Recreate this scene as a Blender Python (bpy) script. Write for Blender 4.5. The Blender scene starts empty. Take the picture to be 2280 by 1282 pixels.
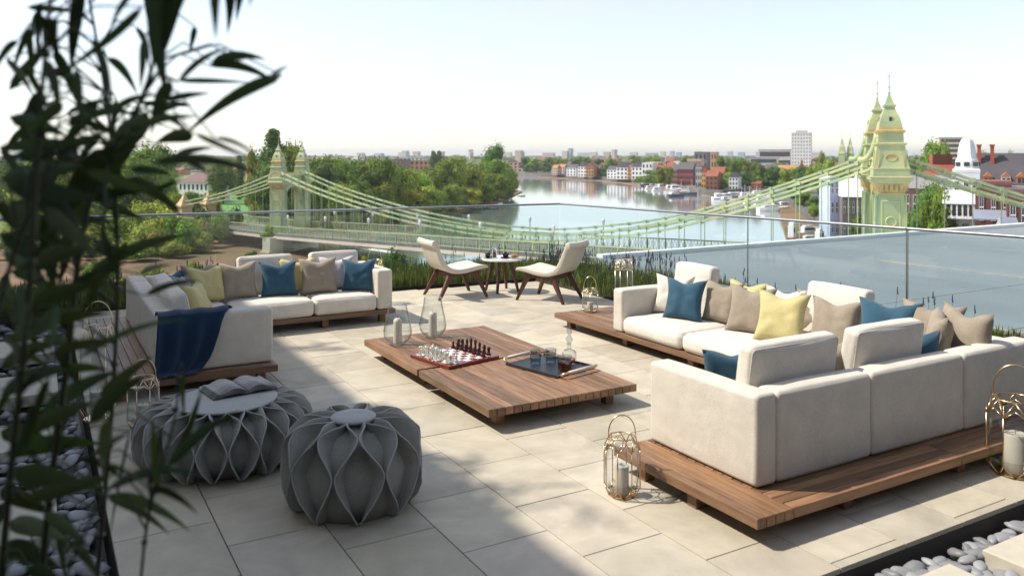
import bpy, math, random
from mathutils import Vector, Matrix, noise
R_=math.radians; PI=math.pi
sc=bpy.context.scene; col=sc.collection
F2=(math.sin(R_(30)),math.cos(R_(30))); S2=(math.cos(R_(30)),-math.sin(R_(30)))
def W(a,d,z=0.0): return Vector((a*S2[0]+d*F2[0], a*S2[1]+d*F2[1], z))
def A(px,d): return (px-1140)/1833.0*d
def Z(py,d): return 2-(py-345)*d/1833.0
# ---------------------------------------------------------------- mesh builder
class MB:
    def __init__(s): s.v=[]; s.f=[]; s.c=[]; s.M=Matrix.Identity(4); s.cur=(1,1,1)
    def at(s,x=0,y=0,z=0,rz=0,rx=0,ry=0,sc_=1):
        s.M=Matrix.Translation((x,y,z))@Matrix.Rotation(rz,4,'Z')@Matrix.Rotation(ry,4,'Y')@Matrix.Rotation(rx,4,'X')@Matrix.Scale(sc_,4); return s
    def add(s,vs,fs,c=None):
        o=len(s.v); s.v+= [s.M@Vector(p) for p in vs]; s.f+=[tuple(i+o for i in f) for f in fs]; s.c+=[c or s.cur]*len(fs); return s
    def box(s,x0,x1,y0,y1,z0,z1,c=None):
        return s.add([(x0,y0,z0),(x1,y0,z0),(x1,y1,z0),(x0,y1,z0),(x0,y0,z1),(x1,y0,z1),(x1,y1,z1),(x0,y1,z1)],
          [(3,2,1,0),(4,5,6,7),(0,1,5,4),(1,2,6,5),(2,3,7,6),(3,0,4,7)],c)
    def beam(s,p,q,w,h,w2=None,h2=None,c=None):
        p=Vector(p);q=Vector(q);d=(q-p).normalized(); up=Vector((0,0,1)) if abs(d.z)<.95 else Vector((1,0,0))
        x=d.cross(up).normalized(); y=x.cross(d).normalized(); w2=w2 or w; h2=h2 or h
        vs=[p+x*a*w/2+y*b*h/2 for a,b in((-1,-1),(1,-1),(1,1),(-1,1))]+[q+x*a*w2/2+y*b*h2/2 for a,b in((-1,-1),(1,-1),(1,1),(-1,1))]
        return s.add(vs,[(0,1,2,3),(7,6,5,4),(1,0,4,5),(2,1,5,6),(3,2,6,7),(0,3,7,4)],c)
    def tube(s,pts,r,n=6,closed=False,c=None,r2=None):
        pts=[Vector(p) for p in pts]; m=len(pts); vs=[];fs=[]
        up=Vector((0,0,1)); last=None
        for i,p in enumerate(pts):
            if closed: d=pts[(i+1)%m]-pts[i-1]
            else: d=pts[min(i+1,m-1)]-pts[max(i-1,0)]
            d.normalize()
            if last is None: x=d.cross(up if abs(d.z)<.9 else Vector((1,0,0))).normalized()
            else: x=(last-d*last.dot(d)).normalized()
            last=x; y=d.cross(x); rr=r if r2 is None else r+(r2-r)*i/(m-1)
            for k in range(n): t=2*PI*k/n; vs.append(p+x*rr*math.cos(t)+y*rr*math.sin(t))
        for i in range(m if closed else m-1):
            j=(i+1)%m
            for k in range(n): l=(k+1)%n; fs.append((i*n+k,i*n+l,j*n+l,j*n+k))
        if not closed: fs.append(tuple(range(n))[::-1]); fs.append(tuple((m-1)*n+k for k in range(n)))
        return s.add(vs,fs,c)
    def lathe(s,prof,n=16,cx=0,cy=0,c=None,rot=0,sq=False):
        vs=[];fs=[];m=len(prof)
        for r,z in prof:
            for k in range(n): t=2*PI*k/n+rot; vs.append((cx+r*math.cos(t),cy+r*math.sin(t),z))
        for i in range(m-1):
            for k in range(n): l=(k+1)%n; fs.append((i*n+k,i*n+l,(i+1)*n+l,(i+1)*n+k))
        if prof[0][0]>1e-6: fs.append(tuple(range(n))[::-1])
        if prof[-1][0]>1e-6: fs.append(tuple((m-1)*n+k for k in range(n)))
        return s.add(vs,fs,c)
    def grid(s,fn,nu,nv,cu=False,c=None):
        vs=[fn(i/(nu if cu else nu-1),j/(nv-1)) for j in range(nv) for i in range(nu)];fs=[]
        for j in range(nv-1):
            for i in range(nu if cu else nu-1):
                k=(i+1)%nu; fs.append((j*nu+i,j*nu+k,(j+1)*nu+k,(j+1)*nu+i))
        return s.add(vs,fs,c)
    def prism(s,poly,z0,z1,c=None):
        n=len(poly); vs=[(p[0],p[1],z0) for p in poly]+[(p[0],p[1],z1) for p in poly]
        return s.add(vs,[tuple(range(n))[::-1],tuple(range(n,2*n))]+[(i,(i+1)%n,n+(i+1)%n,n+i) for i in range(n)],c)
    def mesh(s,name,mat=None,smooth=False,usecol=False):
        me=bpy.data.meshes.new(name); me.from_pydata([tuple(p) for p in s.v],[],s.f)
        if smooth: me.polygons.foreach_set('use_smooth',[True]*len(me.polygons))
        if usecol:
            at=me.color_attributes.new('Col','FLOAT_COLOR','CORNER'); buf=[]
            for f,c in zip(s.f,s.c): buf+=[c[0],c[1],c[2],1.0]*len(f)
            at.data.foreach_set('color',buf)
        if mat: me.materials.append(mat)
        me.update(); return me
    def build(s,name,mat,parent=None,smooth=False,usecol=False,bevel=0,angle=None):
        o=bpy.data.objects.new(name,s.mesh(name,mat,smooth,usecol)); col.objects.link(o)
        if parent: o.parent=parent
        if bevel:
            m=o.modifiers.new('bevel','BEVEL'); m.width=bevel; m.segments=2; m.limit_method='ANGLE'; m.angle_limit=R_(40)
        if smooth and angle:
            m=o.modifiers.new('es','EDGE_SPLIT'); m.split_angle=R_(angle)
        return o
def thing(name,label,cat,loc=(0,0,0),rz=0,group=None):
    o=bpy.data.objects.new(name,None); col.objects.link(o); o.location=loc; o.rotation_euler=(0,0,rz); o.empty_display_size=.1
    return tag(o,label,cat,group)
def tag(o,label,cat,group=None):
    o['label']=label; o['category']=cat
    if group: o['group']=group
    return o
def struct(o,kind='structure'): o['kind']=kind; return o
def stuff(o,label,cat): tag(o,label,cat); o['kind']='stuff'; return o
def dup(o,parent=None,loc=None,rz=None,label=None,group=None,scale=None):
    c=o.copy(); col.objects.link(c)
    if parent: c.parent=parent
    for ch in KIDS(o): dup(ch,c)
    if loc is not None: c.location=loc
    if rz is not None: c.rotation_euler=(0,0,rz)
    if scale is not None: c.scale=scale if hasattr(scale,'__len__') else (scale,)*3
    if label: c['label']=label
    if group: c['group']=group
    return c
def KIDS(o): return [c for c in o.children]
# ---------------------------------------------------------------- materials
def newmat(name):
    m=bpy.data.materials.new(name); m.use_nodes=True; nt=m.node_tree; b=nt.nodes['Principled BSDF']; return m,nt,b
def mat(name,c,rough=.6,metal=0,var=.0,vs=8.,bump=0,bs=60.,spec=.5,stretch=None,usecol=False,c2=None,objrand=0,coord='Object',trans=0,dirt=0,dirtc=(.1,.08,.06),det=4):
    m,nt,b=newmat(name); N=nt.nodes; L=nt.links
    b.inputs['Base Color'].default_value=(*c,1); b.inputs['Roughness'].default_value=rough; b.inputs['Metallic'].default_value=metal
    b.inputs['Specular IOR Level'].default_value=spec
    tc=N.new('ShaderNodeTexCoord'); src=tc.outputs[coord]
    if stretch:
        mp=N.new('ShaderNodeMapping'); mp.inputs['Scale'].default_value=stretch; L.new(src,mp.inputs[0]); src=mp.outputs[0]
    out=None
    if var or c2:
        n=N.new('ShaderNodeTexNoise'); n.inputs['Scale'].default_value=vs; n.inputs['Detail'].default_value=det; L.new(src,n.inputs['Vector'])
        r=N.new('ShaderNodeValToRGB'); r.color_ramp.elements[0].position=.3; r.color_ramp.elements[1].position=.7
        lo=c2 if c2 else tuple(max(0,x*(1-var)) for x in c); hi=c if c2 else tuple(min(1,x*(1+var)) for x in c)
        r.color_ramp.elements[0].color=(*lo,1); r.color_ramp.elements[1].color=(*hi,1)
        L.new(n.outputs['Fac'],r.inputs[0]); out=r.outputs[0]
    if dirt:
        n=N.new('ShaderNodeTexNoise'); n.inputs['Scale'].default_value=vs*.35; n.inputs['Detail'].default_value=8; n.inputs['Roughness'].default_value=.65; L.new(src,n.inputs['Vector'])
        r=N.new('ShaderNodeValToRGB'); r.color_ramp.elements[0].position=.45; r.color_ramp.elements[1].position=.75
        r.color_ramp.elements[0].color=(0,0,0,1); r.color_ramp.elements[1].color=(dirt,)*3+(1,)
        L.new(n.outputs['Fac'],r.inputs[0]); mx=N.new('ShaderNodeMix'); mx.data_type='RGBA'
        L.new(r.outputs[0],mx.inputs[0])
        if out: L.new(out,mx.inputs[6])
        else: mx.inputs[6].default_value=(*c,1)
        mx.inputs[7].default_value=(*dirtc,1); out=mx.outputs[2]
    if usecol:
        at=N.new('ShaderNodeAttribute'); at.attribute_name='Col'; mx=N.new('ShaderNodeMix'); mx.data_type='RGBA'; mx.blend_type='MULTIPLY'; mx.inputs[0].default_value=1
        if out: L.new(out,mx.inputs[6])
        else: mx.inputs[6].default_value=(*c,1)
        L.new(at.outputs['Color'],mx.inputs[7]); out=mx.outputs[2]
    if objrand:
        oi=N.new('ShaderNodeObjectInfo'); hs=N.new('ShaderNodeHueSaturation')
        if out: L.new(out,hs.inputs['Color'])
        else: hs.inputs['Color'].default_value=(*c,1)
        mr=N.new('ShaderNodeMapRange'); mr.inputs[3].default_value=.5-.035*objrand; mr.inputs[4].default_value=.5+.035*objrand; L.new(oi.outputs['Random'],mr.inputs[0]); L.new(mr.outputs[0],hs.inputs['Hue'])
        ma=N.new('ShaderNodeMath'); ma.operation='MULTIPLY'; ma.inputs[1].default_value=7.13; L.new(oi.outputs['Random'],ma.inputs[0]); fr=N.new('ShaderNodeMath'); fr.operation='FRACT'; L.new(ma.outputs[0],fr.inputs[0])
        m2=N.new('ShaderNodeMapRange'); m2.inputs[3].default_value=1-.3*objrand; m2.inputs[4].default_value=1+.3*objrand; L.new(fr.outputs[0],m2.inputs[0]); L.new(m2.outputs[0],hs.inputs['Value']); out=hs.outputs[0]
    if out: L.new(out,b.inputs['Base Color'])
    if bump:
        n=N.new('ShaderNodeTexNoise'); n.inputs['Scale'].default_value=bs; n.inputs['Detail'].default_value=3; L.new(src,n.inputs['Vector'])
        bp=N.new('ShaderNodeBump'); bp.inputs['Strength'].default_value=bump; bp.inputs['Distance'].default_value=.01; L.new(n.outputs['Fac'],bp.inputs['Height']); L.new(bp.outputs[0],b.inputs['Normal'])
    if trans:
        t=N.new('ShaderNodeBsdfTranslucent'); mx=N.new('ShaderNodeMixShader'); mx.inputs[0].default_value=trans
        if out: L.new(out,t.inputs[0])
        else: t.inputs[0].default_value=(*c,1)
        L.new(b.outputs[0],mx.inputs[1]); L.new(t.outputs[0],mx.inputs[2]); L.new(mx.outputs[0],N['Material Output'].inputs[0])
    return m
def glassmat(name,tint=(.93,.97,.96),edge=(.75,.82,.82),refl=1.0,rough=.01,ior=1.45):
    m,nt,b=newmat(name); N=nt.nodes; L=nt.links; N.remove(b)
    t=N.new('ShaderNodeBsdfTransparent'); g=N.new('ShaderNodeBsdfGlossy'); g.inputs['Roughness'].default_value=rough; g.inputs[0].default_value=(refl,refl,refl,1)
    lw=N.new('ShaderNodeLayerWeight'); lw.inputs[0].default_value=.5
    cm=N.new('ShaderNodeMix'); cm.data_type='RGBA'; cm.inputs[6].default_value=(*tint,1); cm.inputs[7].default_value=(*edge,1); p2=N.new('ShaderNodeMath'); p2.operation='POWER'; p2.inputs[1].default_value=3; L.new(lw.outputs['Facing'],p2.inputs[0]); L.new(p2.outputs[0],cm.inputs[0]); L.new(cm.outputs[2],t.inputs[0])
    pw=N.new('ShaderNodeMath'); pw.operation='POWER'; pw.inputs[1].default_value=4.5; L.new(lw.outputs['Facing'],pw.inputs[0])
    fr=N.new('ShaderNodeMath'); fr.operation='MULTIPLY_ADD'; fr.inputs[1].default_value=.75; fr.inputs[2].default_value=.035; L.new(pw.outputs[0],fr.inputs[0]); mx=N.new('ShaderNodeMixShader'); L.new(fr.outputs[0],mx.inputs[0]); L.new(t.outputs[0],mx.inputs[1]); L.new(g.outputs[0],mx.inputs[2]); L.new(mx.outputs[0],N['Material Output'].inputs[0])
    return m
def fabric(name,c,scale=420,var=.06,bump=.35,rough=.9,weave=True):
    m=mat(name,c,rough=rough,var=var,vs=9,bump=bump,bs=scale,spec=.2)
    m.node_tree.nodes['Principled BSDF'].inputs['Sheen Weight'].default_value=.15
    N=m.node_tree.nodes; L=m.node_tree.links
    # broad soft wrinkles under the weave
    tc=N.new('ShaderNodeTexCoord'); n=N.new('ShaderNodeTexNoise'); n.inputs['Scale'].default_value=5.5; n.inputs['Detail'].default_value=2.5; n.inputs['Distortion'].default_value=.6; L.new(tc.outputs['Object'],n.inputs['Vector'])
    f2=N.new('ShaderNodeTexNoise'); f2.inputs['Scale'].default_value=170; f2.inputs['Detail'].default_value=2; L.new(tc.outputs['Object'],f2.inputs['Vector'])
    mr=N.new('ShaderNodeMapRange'); mr.inputs[1].default_value=.3; mr.inputs[2].default_value=.7; mr.inputs[3].default_value=.86; mr.inputs[4].default_value=1.1; L.new(f2.outputs['Fac'],mr.inputs[0])
    pb=N['Principled BSDF'].inputs['Base Color']; mx=N.new('ShaderNodeMix'); mx.data_type='RGBA'; mx.blend_type='MULTIPLY'; mx.inputs[0].default_value=1; L.new(pb.links[0].from_socket,mx.inputs[6]); L.new(mr.outputs[0],mx.inputs[7]); L.new(mx.outputs[2],pb)
    bp=N.new('ShaderNodeBump'); bp.inputs['Strength'].default_value=.35; bp.inputs['Distance'].default_value=.02; L.new(n.outputs['Fac'],bp.inputs['Height'])
    for b in N:
        if b.type=='BUMP' and b is not bp: L.new(bp.outputs[0],b.inputs['Normal'])
    return m
M={}
M['cream']=fabric('cream_fabric',(.62,.575,.505))
M['cream_l']=fabric('cream_fabric_cushion',(.67,.625,.56))
M['taupe']=fabric('taupe_linen',(.30,.255,.20),var=.1)
M['yellow']=fabric('yellow_silk',(.50,.44,.21),rough=.55,bump=.15)
M['blue']=fabric('blue_linen',(.034,.092,.145),var=.12)
M['lilac']=fabric('pale_lilac_linen',(.52,.48,.50))
M['throw']=fabric('navy_throw',(.010,.032,.075),scale=260,bump=.6)
M['pattern']=mat('floral_fabric',(.5,.5,.46),rough=.9,c2=(.03,.09,.2),vs=22)
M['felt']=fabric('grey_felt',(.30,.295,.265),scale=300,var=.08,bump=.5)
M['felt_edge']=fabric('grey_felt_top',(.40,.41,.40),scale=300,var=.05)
def wood(name,c,c2,st): 
    m=mat(name,c,rough=.5,c2=c2,vs=3.2,stretch=st,usecol=True,bump=.25,bs=7,det=8); return m
M['wood_y']=wood('teak_grain_lengthwise',(.29,.165,.088),(.15,.078,.042),(9,.9,9))
M['wood_x']=wood('teak_grain_crosswise',(.29,.165,.088),(.15,.078,.042),(.9,9,9))
M['dwood']=wood('dark_walnut',(.15,.05,.028),(.07,.022,.014),(6,6,1))
M['gold']=mat('brushed_gold',(.62,.43,.24),rough=.28,metal=1)
M['brass']=mat('pale_brass',(.75,.62,.42),rough=.3,metal=1)
M['steel']=mat('brushed_steel',(.48,.50,.52),rough=.3,metal=1,var=.05,vs=30)
M['chrome']=mat('chrome',(.8,.8,.8),rough=.08,metal=1)
M['wax']=mat('candle_wax',(.68,.63,.54),rough=.5,var=.12,vs=60,bump=.4,bs=90)
M['waxg']=mat('grey_wax',(.42,.40,.34),rough=.5,var=.05)
M['wick']=mat('wick',(.03,.03,.03))
M['tile']=mat('sandstone_paving',(.49,.445,.36),rough=.62,var=.08,vs=5,bump=.12,bs=150,usecol=True,dirt=.16,dirtc=(.29,.25,.19),spec=.35)
_m=M['tile']; _n=_m.node_tree.nodes; _l=_m.node_tree.links; _pb=_n['Principled BSDF']; _t=_n.new('ShaderNodeTexCoord'); _a=_n.new('ShaderNodeTexNoise'); _a.inputs['Scale'].default_value=1.3; _a.inputs['Detail'].default_value=9; _a.inputs['Roughness'].default_value=.7; _a.inputs['Distortion'].default_value=1.2; _l.new(_t.outputs['Object'],_a.inputs['Vector']); _r=_n.new('ShaderNodeMapRange'); _r.inputs[1].default_value=.32; _r.inputs[2].default_value=.68; _r.inputs[3].default_value=.80; _r.inputs[4].default_value=1.12; _l.new(_a.outputs['Fac'],_r.inputs[0]); _x=_n.new('ShaderNodeMix'); _x.data_type='RGBA'; _x.blend_type='MULTIPLY'; _x.inputs[0].default_value=1; _l.new(_pb.inputs['Base Color'].links[0].from_socket,_x.inputs[6]); _l.new(_r.outputs[0],_x.inputs[7]); _l.new(_x.outputs[2],_pb.inputs['Base Color'])
M['grout']=mat('dark_joint',(.06,.055,.05),rough=.9)
M['black']=mat('black_channel',(.012,.012,.014),rough=.5)
M['pebble']=mat('river_pebble',(.235,.24,.255),rough=.5,var=.15,vs=7,objrand=.9,bump=.1,bs=60)
M['slab']=mat('pale_slab',(.50,.465,.38),rough=.7,var=.06,vs=12,bump=.2,bs=140)
M['glass']=glassmat('balustrade_glass',tint=(.90,.945,.955),edge=(.75,.83,.86),refl=.9,rough=.0)
M['cglass']=glassmat('clear_glass',tint=(.965,.975,.975),edge=(.45,.5,.5),refl=1)
M['tglass']=glassmat('tumbler_glass',tint=(.80,.83,.85),edge=(.25,.28,.30),refl=1)
M['whisky']=glassmat('amber_whisky',tint=(.80,.26,.07),edge=(.45,.08,.02),refl=.8)
M['waterg']=glassmat('water_in_glass',tint=(.86,.92,.97),edge=(.6,.7,.8),refl=.9)
M['tray']=mat('black_leather_tray',(.018,.02,.025),rough=.4,bump=.2,bs=200)
M['cw']=mat('ivory_square',(.75,.73,.70),rough=.15)
M['cb']=mat('mahogany_square',(.16,.03,.02),rough=.15)
M['mahog']=mat('red_mahogany',(.16,.022,.016),rough=.22,var=.25,vs=15,stretch=(1,8,8))
M['pw']=mat('silver_chessman',(.72,.70,.64),rough=.22,metal=.6)
M['pb']=mat('dark_chessman',(.055,.010,.009),rough=.2)
M['marble']=mat('white_marble',(.78,.76,.73),rough=.2,c2=(.62,.6,.58),vs=4)
M['leather']=mat('pale_leather',(.62,.56,.48),rough=.5,var=.05,bump=.15,bs=150)
M['ceramic']=mat('black_ceramic',(.012,.012,.015),rough=.15)
M['bread']=mat('croissant_crust',(.5,.26,.09),rough=.6,c2=(.3,.12,.03),vs=30,bump=.5,bs=60)
M['coffee']=mat('ground_coffee',(.03,.014,.008),rough=.4)
M['page']=mat('printed_page',(.36,.34,.33),rough=.5,c2=(.15,.14,.14),vs=4,stretch=(3,38,1),det=2)
M['cover']=mat('magazine_cover',(.03,.035,.045),rough=.35)
M['bleaf']=mat('bamboo_leaf',(.05,.08,.024),rough=.45,var=.3,vs=3,usecol=True,trans=.22,spec=.4)
M['bstem']=mat('bamboo_stem',(.04,.045,.018),rough=.4,var=.3,vs=4,stretch=(1,1,.3))
M['grass']=mat('hedge_grass',(.10,.145,.035),rough=.7,usecol=True,trans=.25)
M['lav']=mat('lavender_flower',(.035,.03,.075),rough=.9)
M['lavs']=mat('lavender_stem',(.08,.11,.05),rough=.9)
M['soil']=mat('planter_soil',(.035,.026,.018),rough=1,var=.3,vs=12,bump=.8,bs=30)
M['roofm']=mat('grey_roof_membrane',(.185,.215,.225),rough=.6,var=.12,vs=.35,bump=.05,bs=6,dirt=.5,dirtc=(.29,.32,.32),stretch=(1,.35,1))
M['coping']=mat('pale_coping',(.70,.70,.68),rough=.5)
M['render']=mat('pale_render_wall',(.68,.66,.62),rough=.8,var=.05,vs=2)
M['conc']=mat('concrete',(.33,.32,.30),rough=.9,var=.1,vs=2)
# ---------------------------------------------------------------- soft box / pillow
def axisvals(h,r,n):
    inn=h-r; v=[-h,-h+r*.34,-h+r*.67]+[-inn+2*inn*i/n for i in range(n+1)]+[h-r*.67,h-r*.34,h]; return v
def softbox(mb,sx,sy,sz,r,cx=0,cy=0,cz=0,bulge=(0,0,0),n=6,wr=0,seed=0):
    h=(sx/2,sy/2,sz/2); ax=[axisvals(h[i],r,n) for i in range(3)]; k=len(ax[0])
    idx={};vs=[];fs=[]
    def pt(i,j,l):
        if (i,j,l) in idx: return idx[(i,j,l)]
        p=[ax[0][i],ax[1][j],ax[2][l]]; q=[max(-(h[a]-r),min(h[a]-r,p[a])) for a in range(3)]
        d=Vector([p[a]-q[a] for a in range(3)]); 
        if d.length>0:
            d=d.normalized()*r
        o=[q[a]+d[a] for a in range(3)]
        for a in range(3):
            if bulge[a]:
                b1,b2=[x for x in range(3) if x!=a]
                o[a]+=(o[a]/h[a])*bulge[a]*(1-(p[b1]/h[b1])**2)**.7*(1-(p[b2]/h[b2])**2)**.7 if abs(p[b1])<h[b1] and abs(p[b2])<h[b2] else 0
        if wr:
            nv=noise.noise_vector(Vector((o[0]*4+seed,o[1]*4,o[2]*4)))*wr; o=[o[a]+nv[a] for a in range(3)]
        vs.append((o[0]+cx,o[1]+cy,o[2]+cz)); idx[(i,j,l)]=len(vs)-1; return len(vs)-1
    e=k-1
    for a in range(e):
        for b in range(e):
            fs.append((pt(a,b,0),pt(a,b+1,0),pt(a+1,b+1,0),pt(a+1,b,0))); fs.append((pt(a,b,e),pt(a+1,b,e),pt(a+1,b+1,e),pt(a,b+1,e)))
            fs.append((pt(a,0,b),pt(a+1,0,b),pt(a+1,0,b+1),pt(a,0,b+1))); fs.append((pt(a,e,b),pt(a,e,b+1),pt(a+1,e,b+1),pt(a+1,e,b)))
            fs.append((pt(0,a,b),pt(0,a,b+1),pt(0,a+1,b+1),pt(0,a+1,b))); fs.append((pt(e,a,b),pt(e,a+1,b),pt(e,a+1,b+1),pt(e,a,b+1)))
    return mb.add(vs,fs)
def piping(parent,mtx,sx,sy,sz,r,axis='z'):
    mb=MB(); mb.M=mtx; k=r*.30
    for s_ in(-1,1):
        if axis=='z': hx,hy,hz=sx/2-k,sy/2-k,(sz/2-k)*s_
        else: hx,hy,hz=sx/2-k,sz/2-k,(sy/2-k)*s_
        rr=r*.7; pts=[]
        for cx,cy,a0 in((hx-rr,hy-rr,0),(-hx+rr,hy-rr,PI/2),(-hx+rr,-hy+rr,PI),(hx-rr,-hy+rr,1.5*PI)):
            for q_ in range(4): a=a0+q_*PI/6; pts.append((cx+rr*math.cos(a),cy+rr*math.sin(a),hz))
        if axis!='z': pts=[(a,c,b) for a,b,c in pts]
        mb.tube(pts,.0042,5,closed=True)
    return mb.build('piping',M['cream'],parent,smooth=True)
def sb(name,m,parent,x0,x1,y0,y1,z0,z1,r=.035,bulge=(0,0,0),wr=.004,rx=0,ry=0,rz=0,n=6):
    mb=MB(); mb.at((x0+x1)/2,(y0+y1)/2,(z0+z1)/2,rz,rx,ry); softbox(mb,x1-x0,y1-y0,z1-z0,r,bulge=bulge,wr=wr,seed=x0*7+y0*3,n=n)
    o=mb.build(name,m,parent,smooth=True)
    if name=='seat_cushion': piping(o,mb.M.copy(),x1-x0,y1-y0,z1-z0,r)
    return o
def pillow(kind,label,x,y,z,yaw,lean,w=.44,roll=0,h=None,th=.075,grp=None,seed=1,chop=.05):
    # stands on its lower edge at x,y,z ; faces local -Y turned by yaw ; leans back by lean
    mb=MB(); n=17; h=h or w; rnd=random.Random(seed*13+5); ph=rnd.uniform(0,6)
    def surf(sgn):
        def f(u,v):
            u=u*2-1; v=v*2-1
            ex=1-.13*(1-v*v)**1.2; ey=1-.12*(1-u*u)**1.2
            X=w/2*u*ex*(1+.04*abs(u*v)**3); Zz=h/2*v*ey
            Zz-=chop*math.exp(-(u/.42)**2)*max(0,v)**1.5*h*1.6
            t=th*((1-u**4)*(1-v**4))**.5*(1-.25*max(0,v)*math.exp(-(u/.5)**2))
            nn=noise.noise(Vector((u*2.2+seed*3.1,v*2.2,sgn*2.0)))*.014*(1-u*u*v*v)
            nn+=.006*math.sin(6*math.atan2(v,u)+ph)*min(1,u*u+v*v)*(1-max(abs(u),abs(v)))*3
            return (X,sgn*(t+nn*(t/th)),Zz+h/2)
        return f
    mb.grid(surf(-1),n,n); mb.grid(surf(1),n,n)
    nn=n*n; off=nn
    mb.f=[f for f in mb.f[:(n-1)**2]]+[tuple(reversed(f)) for f in mb.f[(n-1)**2:]]
    o=mb.build('throw_pillow',M[kind],smooth=True)
    # merge rims
    import bmesh
    bm=bmesh.new(); bm.from_mesh(o.data); bmesh.ops.remove_doubles(bm,verts=bm.verts,dist=.0006); bm.to_mesh(o.data); bm.free()
    o.matrix_world=Matrix.Translation((x,y,z))@Matrix.Rotation(yaw,4,'Z')@Matrix.Rotation(-lean,4,'X')@Matrix.Rotation(roll,4,'Y')
    return tag(o,label,'pillow',grp)
rnd=random.Random(4)
def wcol(): 
    k=rnd.uniform(.62,1.22); return (k*rnd.uniform(.96,1.04),k,k*rnd.uniform(.92,1.05))
def planks(mb,x0,x1,y0,y1,z0,z1,axis,n,gap=.005):
    if axis=='y':
        w=(x1-x0)/n
        for i in range(n): mb.box(x0+i*w+gap/2,x0+(i+1)*w-gap/2,y0,y1,z0,z1,wcol())
    else:
        w=(y1-y0)/n
        for i in range(n): mb.box(x0,x1,y0+i*w+gap/2,y0+(i+1)*w-gap/2,z0,z1,wcol())
def legs(parent,pts,z1,s=.075,m='wood_y'):
    for x,y in pts:
        MB().box(x-s/2,x+s/2,y-s/2,y+s/2,.001,z1,wcol()).build('leg',M[m],parent,usecol=True,bevel=.003)
# ================================================================ TERRACE
tb=MB(); r2=random.Random(7)
PX,PY=.506,.665
def tilerow(i,x0,x1,ymin,ymax):
    off=3.71 if i%2==1 else 3.379
    k=math.floor((ymin-off)/PY)
    while off+k*PY<ymax:
        a=max(ymin,off+k*PY); b=min(ymax,off+(k+1)*PY)
        if b-a>.02:
            q=r2.uniform(.85,1.07); tb.box(x0+.003,x1-.003,a+.003,b-.003,-.026,0+r2.uniform(-.0008,.0008),(q*r2.uniform(.99,1.02),q,q*r2.uniform(.96,1.02)))
        k+=1
x=.338; i=0
xs=[.338+PX*j for j in range(14)]
for j in range(13): tilerow(j,xs[j],xs[j+1],2.655,11.75 if j<3 else 11.45-.1*(xs[j]-3))
pv=tb.build('paving',M['tile'],usecol=True,bevel=.002); struct(pv)
for a in range(1): 
    g=MB().box(.345,6.9,2.665,11.2,-.3,-.012).build('paving_bed',M['grout']); struct(g)
# edging strip along the near pebble bed
sl=MB().box(-30,9.6,-6,13.2,-3.2,-.30).build('terrace_slab',M['conc']); struct(sl)
bd=MB().box(-4,-2.001,-4,22,-.3,6.3).build('added_shade_wall',M['render'])  # unseen wall added to throw the shade over the terrace's left side
tag(bd,'unseen pale wall added left of the terrace to shade paving and bamboo','building')
pf=thing('sky_shade_block','unseen dark block added behind the camera to hold back sky light','building',(4,-1.7,-.3))  # unseen block added behind the camera, keeps sky light off shaded faces
MB().box(-8,16,-5,0,0,3.3).build('wall',mat('dark_cladding',(.09,.085,.08),rough=.6,var=.1,vs=1),pf)
MB().box(-8.3,16.3,-5.3,.5,3.3,3.5).build('roof',M['conc'],pf)
for k in range(6): MB().box(-7+k*3.8,-4.0+k*3.8,.001,.04,.35,3.0).build('added_panel',M['ceramic'],pf)
# pebble beds: dark bed + individual pebbles
struct(MB().box(-2,.30,-1,12.4,-.29,-.14).build('pebble_bed',M['black']))
struct(MB().box(.30,9.4,-1,2.64,-.29,-.13).build('pebble_bed',M['black']))
pm=[]
for s in range(6):
    mb=MB(); rr=random.Random(s)
    def f(u,v,rr=rr,s=s):
        t=2*PI*u; p=PI*(v-.5); d=Vector((math.cos(t)*math.cos(p),math.sin(t)*math.cos(p),math.sin(p)))
        k=1+.16*noise.noise(d*1.3+Vector((s*5,0,0))); d=d*k; return (d.x*.058,d.y*.036,d.z*.019)
    mb.grid(f,14,9,cu=True); pm.append(mb.mesh('pebble',M['pebble'],smooth=True))
rp=random.Random(11)
def pebbles(x0,x1,y0,y1,n,label,grp,avoid=[]):
    pts=[]; t=0
    while len(pts)<n and t<n*60:
        t+=1; x=rp.uniform(x0,x1); y=rp.uniform(y0,y1)
        if any(a<x<b and c<y<d for a,b,c,d in avoid): continue
        if any((x-q[0])**2+(y-q[1])**2<.050**2 for q in pts): continue
        pts.append((x,y)); o=bpy.data.objects.new('pebble',rp.choice(pm)); col.objects.link(o)
        o.location=(x,y,-.105+rp.uniform(0,.055)); o.rotation_euler=(rp.uniform(-.35,.35),rp.uniform(-.35,.35),rp.uniform(0,6.28)); s=rp.uniform(.8,1.35); o.scale=(s,s*rp.uniform(.85,1.15),s*rp.uniform(.9,1.2))
        tag(o,label,'pebble',grp)
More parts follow.
